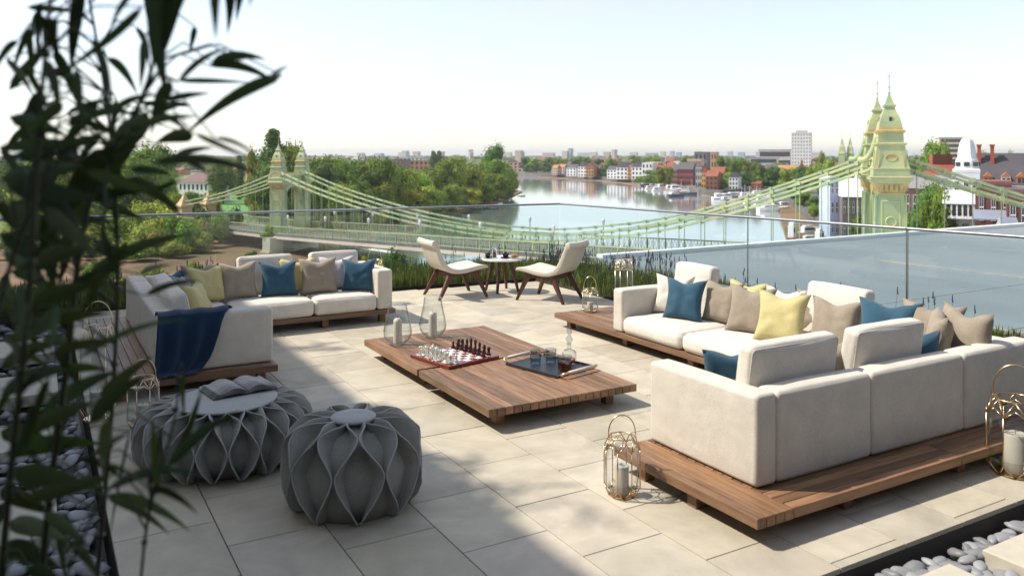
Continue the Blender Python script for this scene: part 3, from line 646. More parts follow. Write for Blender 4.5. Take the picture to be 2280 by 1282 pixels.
def cup(x,y,label,s=1.):
    c=thing('cup',label,'cup',(x,y,.489),R_(40),'black cups on the round table'); c.scale=(s,s,s)
    MB().lathe([(.03,0),(.065,.006),(.072,.012),(.070,.014),(.03,.006),(.001,.006)],28).build('saucer',M['ceramic'],c,smooth=True)
    MB().lathe([(.022,.008),(.034,.02),(.042,.05),(.044,.072),(.041,.072),(.038,.05),(.03,.022),(.001,.016)],28).build('bowl',M['ceramic'],c,smooth=True)
    MB().tube([(.041,0,.06),(.062,0,.058),(.064,0,.035),(.036,0,.028)],.004,8).build('handle',M['ceramic'],c,smooth=True)
cup(5.955,10.50,'black coffee cup and saucer in the middle of the round table',1.15)
cup(5.735,10.64,'black coffee cup half hidden behind the cafetiere',1.0)
mb=MB()
def cro(u,v):
    t=(v-.5)*2.4; r=.030*(1-(abs(v-.5)*2)**2.2)+.004; r*=1+.12*math.cos(v*38); return (.075*math.sin(t),.075*math.cos(t)-.06+r*math.cos(2*PI*u),.022+r*.8*math.sin(2*PI*u))
mb.grid(cro,12,28,cu=True); cr=mb.build('croissant',M['bread'],smooth=True); cr.location=(6.06,10.42,.50); tag(cr,'golden croissant on the right of the round table','pastry')
pl=MB().lathe([(.05,0),(.09,.008),(.088,.012),(.05,.004),(.001,.004)],28).build('plate',M['marble'],smooth=True); pl.location=(6.06,10.40,.489); tag(pl,'small white plate under the croissant','plate')
# ================================================================ BALUSTRADE AND PLANTING
gb=thing('glass_balustrade','frameless glass balustrade with a slim steel handrail round the terrace','balustrade',(8.33,12.67,0))
def loc(p): return (p[0]-8.33,p[1]-12.67,p[2] if len(p)>2 else 0)
Lp=[(-6.0,14.09),(-4.1,13.90),(-1.9,13.68),(.3,13.465),(2.38,13.26),(4.04,13.09),(6.34,12.86),(8.33,12.67)]
Rp=[(8.33,12.67),(8.60,10.70),(8.89,8.59),(9.20,6.29),(9.42,4.4),(9.62,2.4),(9.8,.4)]
for seq in(Lp,Rp):
    for (x0,y0),(x1,y1) in zip(seq[:-1],seq[1:]):
        d=Vector((x1-x0,y1-y0,0)); Ln=d.length; d.normalize(); g=.008; nx,ny=-d.y*.006,d.x*.006
        a=(x0+d.x*g-8.33,y0+d.y*g-12.67); b=(x1-d.x*g-8.33,y1-d.y*g-12.67)
        MB().add([(a[0]-nx,a[1]-ny,.02),(b[0]-nx,b[1]-ny,.02),(b[0]+nx,b[1]+ny,.02),(a[0]+nx,a[1]+ny,.02),(a[0]-nx,a[1]-ny,1.07),(b[0]-nx,b[1]-ny,1.07),(b[0]+nx,b[1]+ny,1.07),(a[0]+nx,a[1]+ny,1.07)],[(3,2,1,0),(4,5,6,7),(0,1,5,4),(1,2,6,5),(2,3,7,6),(3,0,4,7)]).build('glass_panel',M['glass'],gb)
for seq in(Lp,Rp):
    mb=MB(); pts=[Vector((p[0]-8.33,p[1]-12.67,1.10)) for p in seq]
    for p,q in zip(pts[:-1],pts[1:]):
        mb.beam(p,q+(q-p).normalized()*.0,.055,.035)
    mb.build('handrail',M['steel'],gb,bevel=.010)
    mb=MB()
    for p,q in zip(pts[:-1],pts[1:]): mb.beam(p-Vector((0,0,1.10)),q-Vector((0,0,1.10)),.07,.12)
    mb.build('base_channel',M['conc'],gb)
for (x,y),w in(((8.89,8.59),.012),((9.20,6.29),.022),((9.42,4.4),.02)):
    MB().beam((x-8.33,y-12.67,.03),(x-8.33,y-12.67,1.09),w,w).build('joint_strip',M['steel'],gb)
# planters
def planter(name,label,poly,seed):
    t=thing(name,label,'planter',(0,0,0))
    MB().prism(poly,-.3,.03).build('soil_bed',M['soil'],t); return t
polyL=[(-5,11.95),(1.85,11.75),(4.55,11.47),(6.84,11.18),(8.2,12.5),(2.4,13.1),(-5,13.8)]
polyR=[(6.86,2.0),(9.55,2.0),(9.1,6.3),(8.5,10.7),(8.25,12.45),(6.86,11.14)]
planter('planter_bed','long planting bed of grasses and lavender along the far glass',polyL,1)
planter('planter_bed','planting bed of grasses and lavender along the right glass',polyR,2)
def inpoly(x,y,p):
    c=False; n=len(p)
    for i in range(n):
        a,b=p[i],p[i-1]
        if (a[1]>y)!=(b[1]>y) and x<(b[0]-a[0])*(y-a[1])/(b[1]-a[1])+a[0]: c=not c
    return c
def blades(poly,n,h0,h1,label,seed,xr,yr,edge=None):
    q=random.Random(seed); mb=MB(); k=0
    while k<n:
        x=q.uniform(*xr); y=q.uniform(*yr)
        if not inpoly(x,y,poly): continue
        k+=1; cl=noise.noise(Vector((x*1.6,y*1.6,3)))
        h=q.uniform(h0,h1)*(1+.35*cl)*(1 if y>8.2 else .55); a=q.uniform(0,6.28); ln=q.uniform(.05,.35)*h; w=q.uniform(.004,.009)
        dx,dy=math.cos(a),math.sin(a); px,py=-dy*w,dx*w; z0=.02
        b=q.uniform(.55,1.25); g=(b*q.uniform(.8,1.3),b,b*q.uniform(.6,1.1))
        if q.random()<.1: g=(2.2*b,1.7*b,1.0*b)
        mb.add([(x-px,y-py,z0),(x+px,y+py,z0),(x+dx*ln*.4+px*.8,y+dy*ln*.4+py*.8,z0+h*.6),(x+dx*ln*.4-px*.8,y+dy*ln*.4-py*.8,z0+h*.6),(x+dx*ln,y+dy*ln,z0+h)],[(0,1,2,3),(3,2,4)],g)
    return stuff(mb.build('hedge_grass',M['grass'],usecol=True),label,'grass')
blades(polyL,30000,.12,.235,'low dark green grasses filling the far planting bed',5,(-5,8.3),(11.1,13.6))
blades(polyR,20000,.09,.24,'low green grasses filling the right planting bed',6,(6.8,9.5),(2.0,12.4))
def lavender(poly,n,h0,h1,label,seed,xr,yr,sz=1.):
    q=random.Random(seed); mb=MB(); st=MB(); k=0
    while k<n:
        x=q.uniform(*xr); y=q.uniform(*yr)
        if not inpoly(x,y,poly) or noise.noise(Vector((x*1.3,y*1.3,9)))<.0: continue
        k+=1; h=q.uniform(h0,h1); dx=q.uniform(-.05,.05); dy=q.uniform(-.05,.05)
        st.tube([(x,y,.03),(x+dx*.5,y+dy*.5,h*.6),(x+dx,y+dy,h)],.0022,3,c=None)
        L_=q.uniform(.045,.085)*sz
        for j in range(4):
            zz=h+L_*j/4; r=(.010-.0016*j)*sz; mb.at(x+dx+q.uniform(-.004,.004),y+dy+q.uniform(-.004,.004),zz,q.uniform(0,3)); mb.lathe([(.002,0),(r,L_*.12),(r*.7,L_*.22),(.001,L_*.3)],5)
    o=stuff(mb.build('lavender_flowers',M['lav']),label,'lavender'); st.build('lavender_stems',M['lavs'],o)
lavender(polyL,170,.22,.40,'dark lavender spikes rising above the far planting bed',8,(-3,8.3),(11.4,13.4))
lavender(polyR,90,.22,.42,'dark lavender spikes in the right planting bed beside the sofa',9,(7.0,9.4),(3.0,12.3),1.15)
lavender(polyR,190,.28,.48,'dense lavender spikes in the corner by the right lounge chair',10,(6.9,8.4),(9.3,12.4),1.1)
# ================================================================ FOREGROUND BAMBOO
def leafmesh(L,w,droop,fold,seed):
    mb=MB(); n=7
    def f(u,v):
        s=v; ww=w*math.sin(PI*min(1,s*1.0)**.62)**.9*(1-s*.15)+.0004; x=(u-.5)*2*ww*(1-.0); z=-droop*s*s*L+abs(u-.5)*2*fold*ww
        return (x,s*L,z)
    mb.grid(f,3,n); return mb
LV=[leafmesh(.19,.0125,.22,.35,0),leafmesh(.15,.011,.4,.3,1),leafmesh(.21,.0135,.12,.4,2),leafmesh(.12,.010,.3,.3,3)]
def bamboo(label,x,y,h,lean,laz,seed,nleafnode,grp,sc_=1.0,z0=-.12,zmin=.0,side=None,rad=.009,ltype=LV,bl=(.18,.5),dens=1.0):
    q=random.Random(seed); t=thing('bamboo_plant',label,'bamboo',(x,y,z0),0,grp)
    st=MB(); lf=MB(); n=14; pts=[]
    for i in range(n+1):
        s=i/n; b=lean*s**2; pts.append(Vector((math.cos(laz)*b+.02*math.sin(s*7+seed),math.sin(laz)*b+.02*math.cos(s*6+seed),h*s)))
    st.tube(pts,rad,7,r2=rad*.3)
    for p in pts[1:-1]: st.tube([p-Vector((0,0,.004)),p+Vector((0,0,.004))],rad*1.15,7)
    def leaf(p,d,scl):
        d=d.normalized(); m=q.choice(ltype); up=Vector((q.uniform(-.5,.5),q.uniform(-.5,.5),1)); xx=d.cross(up).normalized(); zz=xx.cross(d)
        Mx=Matrix(((xx.x,d.x,zz.x,p.x),(xx.y,d.y,zz.y,p.y),(xx.z,d.z,zz.z,p.z),(0,0,0,1)))@Matrix.Scale(scl,4)
        g=q.uniform(.6,1.35); lf.M=Mx; lf.add(m.v,m.f,(g*q.uniform(.85,1.2),g,g*q.uniform(.7,1.3)))
    for k in range(nleafnode):
        s=zmin+(1-zmin)*(k+q.random())/nleafnode; p=pts[0].lerp(pts[-1],0); i=min(n-1,int(s*n)); p=pts[i].lerp(pts[i+1],s*n-i)
        az=q.uniform(0,2*PI) if side is None or q.random()<.25 else side+q.uniform(-.9,.9)
        el=q.uniform(.1,.9); L_=q.uniform(*bl)*(1.1-.4*s)*sc_; d=Vector((math.cos(az)*math.cos(el),math.sin(az)*math.cos(el),math.sin(el)))
        bp=[p]; cur=p.copy(); dd=d.copy(); m=5
        for j in range(m):
            dd=(dd+Vector((q.uniform(-.1,.1),q.uniform(-.1,.1),-.16))).normalized(); cur=cur+dd*L_/m; bp.append(cur.copy())
        st.tube(bp,.0028*sc_,5,r2=.001)
        for j in range(1,m+1):
            for _ in range(2 if j<m else 4):
                if q.random()>dens: continue
                a2=Vector((q.uniform(-1,1),q.uniform(-1,1),q.uniform(-.9,.35))).normalized(); leaf(bp[j],dd*.9+a2*.85,q.uniform(.65,1.15)*sc_)
    st.build('stem',M['bstem'],t,smooth=True); lf.build('leaves',M['bleaf'],t,smooth=True,usecol=True)
    return t
ORDN=['first','second','third','fourth','fifth','sixth','seventh','eighth','ninth','tenth','eleventh','twelfth','thirteenth','fourteenth','fifteenth']
def ordn_(i): return ORDN[i]
# foreground plants: canes first, then every leaf hangs on a twig from the nearest cane
CN=[[(-20,1700,1.25),(10,1200,1.2),(60,700,1.15),(90,250,1.15),(130,-200,1.2)],
[(60,1750,1.5),(95,1250,1.45),(150,800,1.4),(200,450,1.35),(330,180,1.3),(390,-150,1.3)],
[(170,1800,1.75),(215,1300,1.7),(250,900,1.65),(262,560,1.6),(240,250,1.55),(180,-100,1.5)],
[(-90,1600,1.35),(-60,1000,1.3),(20,600,1.25),(100,400,1.2),(120,330,1.2)],
[(230,1800,1.45),(300,1400,1.4),(330,1150,1.35),(385,950,1.35),(400,820,1.35)],
[(30,1800,1.15),(110,1400,1.15),(190,1180,1.1),(240,1090,1.1)]]
def V3(px,py,d): return W(A(px,d),d,Z(py,d))
q=random.Random(12); plants=[]
for i,c in enumerate(CN):
    pts=[V3(*k) for k in c]; base=pts[0].copy(); base.z=-.12
    t=thing('bamboo_plant','dark bamboo plant in the blurred left foreground, %s of its clump'%ORDN[i],'bamboo',base,0,'bamboo plants in the left foreground')
    sm=[]
    al=[base+Vector((0,0,0))]+pts
    for a in range(len(al)-1):
        p0=al[max(a-1,0)];p1=al[a];p2=al[a+1];p3=al[min(a+2,len(al)-1)]
        for k in range(8):
            u=k/8; sm.append(.5*((2*p1)+(p2-p0)*u+(2*p0-5*p1+4*p2-p3)*u*u+(3*p1-p0-3*p2+p3)*u**3))
    sm.append(al[-1]); st=MB(); st.tube([p-base for p in sm],(.008,.0085,.006,.005,.003,.003)[i],7,r2=.0022)
    for k in range(6,len(sm)-1,4): 
        p=sm[k]-base; st.tube([p-Vector((0,0,.003)),p+Vector((0,0,.003))],.008 if i<3 else .005,7)
    plants.append((t,base,sm,st,MB()))
def pleaf(x0,y0,x1,y1,w,d0=None,d1=None,twig=True):
    x1+=(x1-x0)*.10; y1+=(y1-y0)*.10
    d0=d0 or q.uniform(1.12,1.5); d1=d1 or d0+q.uniform(-.06,.10)
    a=V3(x0,y0,d0); b=V3(x1,y1,d1); L=(b-a).length; hw=w*d0/1833*.58
    best=min(((p-a).length,j,k) for j,(t,ba,sm,st,lf) in enumerate(plants) for k,p in enumerate(sm) if k>6)
    t,ba,sm,st,lf=plants[best[1]]; d=(b-a).normalized(); vd=(a-Vector((0,0,2))).normalized()
    side=d.cross(vd).normalized(); side=(side+vd*q.uniform(-.5,.5)).normalized(); nn=side.cross(d)
    n=9; vs=[]; sag=q.uniform(.02,.10)*L; g=q.uniform(.55,1.35); cv=q.uniform(-.05,.05)*L
    for i in range(n+1):
        s=i/n; ww=hw*(math.sin(PI*s**.58)**.85 if 0<s<1 else .02); c=a.lerp(b,s)+Vector((0,0,1))*sag*4*s*(1-s)+side*cv*4*s*(1-s)-ba
        vs+=[c-side*ww+nn*ww*.35,c,c+side*ww+nn*ww*.35]
    lf.add(vs,[(3*i+k,3*i+k+1,3*i+k+4,3*i+k+3) for i in range(n) for k in(0,1)],(g*q.uniform(.85,1.25),g,g*q.uniform(.6,1.2)))
    if twig:
        p=sm[max(0,best[2]-1)]; m=(p+a)/2+Vector((0,0,.02+.1*best[0])); st.tube([p-ba,m-ba,a-ba],.0020,5,r2=.0012)
LS=[(182,-30,160,150,26),(88,10,84,135,12),(84,30,138,150,20),(318,15,150,150,18),(300,-20,250,60,12),(352,-40,372,200,34),(330,-40,345,120,30),(395,-60,362,120,34),(412,-40,384,60,20),(476,-60,480,78,20),(503,-60,506,66,24),(545,-50,528,40,18),(590,-30,556,14,12),(434,60,422,118,12),(302,60,330,150,12),(318,90,312,190,14),
(395,185,505,115,12),(470,138,582,134,20),(462,146,604,184,20),(395,180,545,184,11),(628,168,428,292,26),(600,176,640,150,9),(430,300,352,318,30),(432,296,556,352,12),(478,308,566,346,9),(340,362,560,388,20),(390,345,470,330,14),(365,225,460,210,14),(350,250,420,235,16),(300,280,430,262,18),(380,180,340,290,26),
(238,128,300,205,18),(205,85,245,255,17),(170,150,190,300,18),(60,60,75,190,14),(20,200,110,100,20),(14,130,70,210,15),(40,90,-10,160,14),(100,130,130,250,22),(120,110,170,230,22),(95,200,60,330,26),(70,230,90,380,30),(140,230,60,300,26),(215,235,140,330,26),(250,250,330,215,16),(255,300,330,250,18),(20,260,140,300,34),(0,330,200,325,26),(40,350,220,300,30),(330,255,170,420,46),(300,300,180,480,44),(250,330,120,520,48),(130,330,230,400,30),(0,400,190,370,40),(20,420,200,440,46),(60,380,180,540,52),(0,460,140,560,50),(100,460,210,560,36),(0,520,130,620,40),(40,600,200,560,34),(10,560,100,660,34),
(270,400,395,478,26),(190,380,330,425,24),(240,395,300,440,24),(400,470,330,420,12),(335,430,402,400,12),(330,250,420,300,14),(400,350,470,395,10),(240,360,232,560,10),(276,345,264,560,9),(225,500,265,620,14),
(195,612,408,530,24),(150,650,270,590,30),(60,700,190,640,40),(20,760,170,690,36),(90,720,230,700,26),(240,610,200,700,20),(285,540,205,640,16),(170,800,400,720,14),(110,790,250,760,20),(0,820,130,770,30),(60,640,50,760,22),(45,640,30,740,16),(0,880,150,830,34),(90,930,250,835,34),(200,940,320,845,34),(220,880,330,800,22),(60,960,200,900,34),(150,900,120,1030,22),(110,840,60,1000,18),(70,900,20,1040,18),(0,960,120,1000,40),(10,1010,210,990,38),(30,1050,180,1080,40),(60,1110,240,1060,34),(0,1090,110,1140,36),(20,1160,140,1200,40),(100,1140,190,1210,26),(0,1220,120,1260,40),(150,1200,220,1290,22),(60,1260,150,1330,30),
(235,1090,430,1062,20),(238,1105,365,1182,18),(240,1100,408,1176,20),(330,1085,432,1140,16),(372,1040,520,925,24),(395,1030,445,880,14),(352,1100,340,940,14),(330,1090,362,960,13),(240,930,232,1060,24),(205,1010,285,965,14),(180,1020,270,1068,14),(410,830,412,930,10),(290,960,240,1220,6),(220,1040,290,1060,12),(140,560,60,610,30),(200,560,300,575,16)]
for l in LS: pleaf(*l)
for (x0,x1,y0,y1,n,ln,w) in((0,150,0,200,14,110,12),(0,240,230,460,34,130,18),(0,200,440,700,30,130,20),(0,130,700,900,12,140,18),(0,150,900,1150,8,130,20),(150,330,200,400,12,110,14),(200,330,560,760,5,100,10)):
    for _ in range(int(n*.55)):
        x=q.uniform(x0,x1); y=q.uniform(y0,y1); a=q.uniform(-.5,2.2); l=ln*q.uniform(.6,1.3); pleaf(x,y,x+l*math.cos(a),y+l*math.sin(a)*.9,w*q.uniform(.7,1.3),q.uniform(1.15,1.7))
for t,ba,sm,st,lf in plants:
    st.build('stem',M['bstem'],t,smooth=True); lf.build('leaves',M['bleaf'],t,smooth=True,usecol=True)
for i in range(9):  # unseen row placed so its leaves break up the edge of the shade
    y=-.5+i*1.9; bamboo('tall unseen screen bamboo placed left to fringe the shade, %s from the camera'%ordn_(i),-1.55+.15*math.sin(i*2.3),y,5.5+.4*math.sin(i*1.7),.35,R_(-20),40+i,28,'tall bamboo screen along the added shade wall',zmin=.25,sc_=1.9,rad=.02)

# ================================================================ WORLD BEYOND
M['mud']=mat('river_mud',(.27,.165,.10),spec=.15,rough=.9,vs=.09,bump=.5,bs=.5,c2=(.13,.085,.055),det=9,dirt=.6,dirtc=(.14,.15,.06))
M['meadow']=mat('meadow_ground',(.11,.17,.045),rough=1,c2=(.16,.19,.06),vs=.05,det=6)
M['lawn']=mat('green_lawn',(.10,.24,.05),rough=1,var=.15,vs=.1)
M['town']=mat('town_ground',(.10,.12,.07),rough=1,c2=(.17,.15,.12),vs=.02,det=8)
M['road']=mat('asphalt_road',(.13,.125,.13),rough=.9,var=.1,vs=.3)
M['prom']=mat('promenade_paving',(.30,.28,.29),rough=.9,var=.12,vs=.25)
M['stonewall']=mat('embankment_stone',(.105,.10,.10),rough=.9,var=.3,vs=.25,stretch=(1,1,3))
def leafm(n,c,**k): return mat(n,c,rough=.75,objrand=k.pop('orr',.8),usecol=True,trans=.25,spec=.25,**k)
M['tree']=leafm('foliage_mid',(.155,.225,.032)); M['treed']=leafm('foliage_dark',(.10,.17,.035)); M['treey']=leafm('foliage_yellow',(.29,.30,.04)); M['treel']=leafm('foliage_light',(.22,.30,.04)); M['bark']=mat('bark',(.09,.07,.05),rough=.9,var=.2,vs=2)
def water():
    m,nt,b=newmat('river_water'); N=nt.nodes; L=nt.links
    b.inputs['Base Color'].default_value=(.74,.77,.78,1); b.inputs['Metallic'].default_value=.8; b.inputs['Roughness'].default_value=.07; b.inputs['IOR'].default_value=2.4
    b.inputs['Specular IOR Level'].default_value=1.0
    tc=N.new('ShaderNodeTexCoord'); n=N.new('ShaderNodeTexNoise'); n.inputs['Scale'].default_value=.35; n.inputs['Detail'].default_value=5; L.new(tc.outputs['Object'],n.inputs['Vector'])
    bp=N.new('ShaderNodeBump'); bp.inputs['Strength'].default_value=.10; bp.inputs['Distance'].default_value=.12; L.new(n.outputs['Fac'],bp.inputs['Height']); L.new(bp.outputs[0],b.inputs['Normal'])
    return m
M['water']=water()
WZ=-17.5
def poly3(pts,z):   # pts in (pixel column, metres away)
    return [tuple(W(A(px,d),d))[:2] for px,d in pts]
def wy(py,z): return (2-z)*1833.0/(py-345)  # distance at which height z shows at image row
struct(MB().prism([tuple(W(a,d))[:2] for a,d in((-700,30),(900,30),(2200,1900),(-1800,1900))],WZ-3,WZ).build('river',M['water']))
gz=-15.0
far=[(-9000,840),(A(700,840),840),(A(1100,790),790),(A(1158,760),760),(A(1300,675),675),(A(1440,545),545),(A(1500,470),470),(A(1560,400),400),(A(1610,385),385),(A(1650,402),402),(A(1700,396),396),(A(1740,350),350),(A(1765,300),300),(A(1800,240),240),(A(1850,190),190),(A(1880,150),150),(A(2000,100),100),(A(2600,60),60),(500,60),(9000,2000),(14000,14000),(-14000,14000)]
fp_=[tuple(W(a,d))[:2] for a,d in far]
o=MB().prism(fp_,WZ-2,gz).build('far_bank_ground',M['town']); struct(o)
# dark embankment wall skirt in front of the far bank
mb=MB()
for (a0,d0),(a1,d1) in zip(far[1:16],far[2:17]):
    p=W(a0,d0);q_=W(a1,d1); n_=(q_-p).cross(Vector((0,0,1))).normalized()*.6
    mb.add([tuple(p+n_*1+Vector((0,0,WZ-1))),tuple(q_+n_*1+Vector((0,0,WZ-1))),tuple(q_+n_*.5+Vector((0,0,gz+.5))),tuple(p+n_*.5+Vector((0,0,gz+.5))),tuple(p-n_+Vector((0,0,gz+.5))),tuple(q_-n_+Vector((0,0,gz+.5)))],[(0,1,2,3),(3,2,5,4)])
tag(mb.build('embankment_wall',M['stonewall']),'dark stone embankment wall along the far river bank','wall')
# foreshore mud under the wall, stepping slabs
mb=MB(); fs_=[(1200,735,.2),(1350,615,.3),(1480,490,.25),(1540,425,.3),(1600,380,.25)]
shore=[W(A(px-2,d*.982),d*.982) for px,d,_ in fs_]; land=[W(A(px+6,d*1.01),d*1.01) for px,d,_ in fs_]
sp=[tuple(p)[:2] for p in shore]+[tuple(p)[:2] for p in land[::-1]]
struct(MB().prism(sp,WZ-1,WZ+.35).build('foreshore',M['mud']))
# left bank
lb=[(1163,430),(1150,405),(1128,352),(1085,322),(1040,292),(985,262),(925,238),(860,222),(790,212),(700,196),(640,180),(560,178),(470,168),(360,158),(200,150),(-200,150),(-2500,150),(-9000,1500),(-3000,3000),(250,3000),(700,1500),(900,700),(1080,520),(1140,470)]
struct(MB().prism([tuple(W(A(px,d),d))[:2] for px,d in lb],WZ-2,WZ+.5).build('left_bank',M['mud']))
lb2=[(1150,425),(1120,362),(1078,334),(1030,303),(975,272),(915,249),(850,232),(780,223),(690,207),(600,200),(520,196),(430,186),(350,174),(200,166),(-300,166),(-2500,170),(-9000,1500),(-3000,3000),(250,3000),(700,1500),(900,700),(1070,512),(1130,460)]
struct(MB().prism([tuple(W(A(px,d),d))[:2] for px,d in lb2],WZ-1,-16.0).build('left_bank_meadow',M['meadow']))
struct(MB().prism([tuple(W(A(px,d),d))[:2] for px,d in((640,176),(700,172),(800,158),(845,140),(868,126),(880,112),(885,70),(-600,60),(-900,152),(200,152),(470,170),(560,179))],-18.6,WZ+.12).build('mud_and_reflection',M['mud']))  # brown sheet for mud together with brown reflections on the water
struct(MB().prism([tuple(W(A(px,d),d))[:2] for px,d in((440,262),(575,262),(590,330),(560,420),(450,420),(410,330))],-16.1,-15.9).build('lawn',M['lawn']))
struct(MB().prism([tuple(W(A(px,d),d))[:2] for px,d in((-3000,900),(900,900),(900,14000),(-9000,14000))],-17,-15.5).build('far_left_ground',M['town']))
# ---------------------------------------------------------------- trees
def crown(seed,nl,nf,kind='round',leaf=.05,m='tree',gap=.0):
    q=random.Random(seed); mb=MB(); lobes=[]
    for k in range(nl):
        if kind=='round':
            z=q.uniform(.16,.86); rr=math.sqrt(max(.02,1-((z-.5)/.52)**2))*.36; a=q.uniform(0,6.28); r0=rr*math.sqrt(q.random()); s=q.uniform(.13,.22)
        elif kind=='tall':
            z=(k+.5)/nl; rr=.11*math.sin(PI*min(1,z*.85+.12))**.6; a=q.uniform(0,6.28); r0=rr*q.random()*.6; s=rr*q.uniform(.6,.9)+.02
        else:
            z=q.uniform(.02,.5); rr=.45*(1-z*.9); a=q.uniform(0,6.28); r0=rr*math.sqrt(q.random()); s=q.uniform(.12,.24)
        lobes.append((r0*math.cos(a),r0*math.sin(a),z*.92+.04,s,q.uniform(.8,1.2)))
    for x,y,z,s,b in lobes:   # inner mass
        mb.cur=(b*.9,b*.9,b*.9)
        mb.grid(lambda u,v:(x+s*.72*math.cos(2*PI*u)*math.cos(PI*(v-.5)),y+s*.72*math.sin(2*PI*u)*math.cos(PI*(v-.5)),z+s*.68*math.sin(PI*(v-.5))),7,5,cu=True)
    per=nf//nl
    for x,y,z,s,b in lobes:
        for _ in range(per):
            t=q.uniform(0,6.28); c=q.uniform(-.75,1); sn=math.sqrt(1-c*c); d=Vector((sn*math.cos(t),sn*math.sin(t),c)); r=s*q.uniform(.72,1.14)
            p=Vector((x,y,z))+d*r; nrm=(d+Vector((q.uniform(-.8,.8),q.uniform(-.8,.8),q.uniform(-.5,.8)))).normalized()
            a=nrm.cross(Vector((q.uniform(-1,1),q.uniform(-1,1),q.uniform(-1,1)))).normalized(); e=nrm.cross(a); l=leaf*q.uniform(.5,1.2)
            g=b*q.uniform(.65,1.4); g3=(g*q.uniform(.9,1.15),g,g*q.uniform(.8,1.1))
            mb.add([p-a*l*.5,p+e*l*.35+nrm*l*.1,p+a*l*.5,p-e*l*.35+nrm*l*.1],[(0,1,2,3)],g3)
    return mb.mesh('crown_'+kind,M[m],usecol=True)
CR={'mid':[crown(s,26,3600,leaf=.055) for s in range(3)],'dark':[crown(s+10,26,3400,m='treed',leaf=.05) for s in range(2)],'yel':[crown(s+20,22,2800,m='treey',leaf=.06) for s in range(2)],
'light':[crown(s+30,24,3200,m='treel',leaf=.055) for s in range(2)],'pop':[crown(41,26,3000,'tall',leaf=.035,m='treed')],'bush':[crown(s+50,14,2000,'bush',m='treel',leaf=.07) for s in range(2)],'bushy':[crown(s+60,14,2000,'bush',m='treey',leaf=.07) for s in range(2)],'bushd':[crown(70,14,2000,'bush',m='treed',leaf=.07)]}
tm=MB(); tm.tube([(0,0,0),(.004,.003,.15),(-.003,.004,.3),(0,0,.5)],.026,7,r2=.010)
for k in range(5):
    a=k*1.3; tm.tube([(0,0,.16+.05*k),(.09*math.cos(a),.09*math.sin(a),.28+.06*k),(.2*math.cos(a),.2*math.sin(a),.42+.07*k)],.010,5,r2=.003)
TRUNK=tm.mesh('trunk',M['bark'],smooth=True)
tq=random.Random(77)
def tree(kind,px,d,ytop,wpx,label,grp=None,zb=-16.,name=None):
    h=Z(ytop,d)-zb; w=wpx*d/1833.0; base=W(A(px,d),d,zb)
    bush=kind.startswith('bush'); wid={'pop':.24}.get(kind,.95 if not bush else 1.15); hh=1.0 if not bush else .72
    t=thing(name or ('shrub' if bush else 'poplar_tree' if kind=='pop' else 'tree'),label,'shrub' if bush else 'tree',base,tq.uniform(0,6.28),grp)
    t.scale=(w/wid,w/wid,h/hh/1.0)
    c=bpy.data.objects.new('crown',tq.choice(CR[kind])); col.objects.link(c); c.parent=t
    if not bush: k=bpy.data.objects.new('trunk',TRUNK); col.objects.link(k); k.parent=t
    return t
ORD=['first','second','third','fourth','fifth','sixth','seventh','eighth','ninth','tenth','eleventh','twelfth','thirteenth','fourteenth','fifteenth','sixteenth','seventeenth','eighteenth','nineteenth','twentieth']
def ordn(i): return ORD[i] if i<20 else '%dth'%(i+1)
tree('pop',607,205,284,62,'very tall dark poplar rising behind the far bridge tower')
tree('pop',533,330,345,26,'slim columnar dark tree left of the tall poplar',name='columnar_tree')
tree('yel',578,212,318,66,'yellowish loose tree just left of the tall poplar')
tree('mid',648,215,312,76,'bushy tree filling the gap between the two bridge turrets')
tree('dark',600,200,350,95,'dark broad tree behind the left turret of the far tower')
tree('dark',497,300,356,72,'round dark tree right of the white house')
tree('light',345,235,316,120,'tall bright green tree behind the bamboo leaves')
tree('mid',270,210,335,140,'wide green tree farther left behind the bamboo')
tree('mid',180,220,345,140,'green tree at the left edge behind the bamboo')
tree('light',375,285,380,60,'light green tree left of the white house')
tree('light',90,200,350,150,'light green tree at the far left edge behind the bamboo')
for i,(px,d,yt,w) in enumerate(((440,900,345,90),(500,850,350,80),(550,1000,348,90),(480,600,362,60))): tree('mid',px,d,yt,w,'distant round skyline tree left of the tall poplar, %s from the left'%ordn(i),'distant trees beyond the white house')
wood_=[(712,232,346,100,'mid'),(742,224,352,80,'dark'),(775,236,356,82,'mid'),(818,240,350,92,'mid'),(856,238,347,86,'mid'),(893,246,368,84,'light'),(930,262,385,84,'light'),(975,282,372,70,'mid'),(1003,300,345,84,'mid'),(1040,312,368,82,'light'),(1070,330,380,74,'mid'),(1094,362,318,78,'dark'),(1100,345,352,80,'mid'),(1120,360,360,56,'mid'),(1138,392,372,44,'light'),(690,214,380,60,'light'),(800,224,398,86,'light'),(850,230,405,76,'mid'),(905,240,412,80,'yel'),(955,258,414,70,'light'),(1000,276,408,72,'mid'),(1045,296,412,62,'yel'),(1080,318,410,54,'light'),(1018,288,398,50,'dark'),(760,216,405,70,'light')]
for i,(px,d,yt,w,k) in enumerate(wood_):
    nm='tallest dark tree at the tip of the riverside wood' if i==11 else '%s leafy tree in the riverside wood right of the far tower, %s along'%({'mid':'green','dark':'dark green','light':'light green','yel':'yellow green'}[k],ordn(i))
    tree(k,px,d,yt,w,nm,'trees of the riverside wood',zb=-16.5)
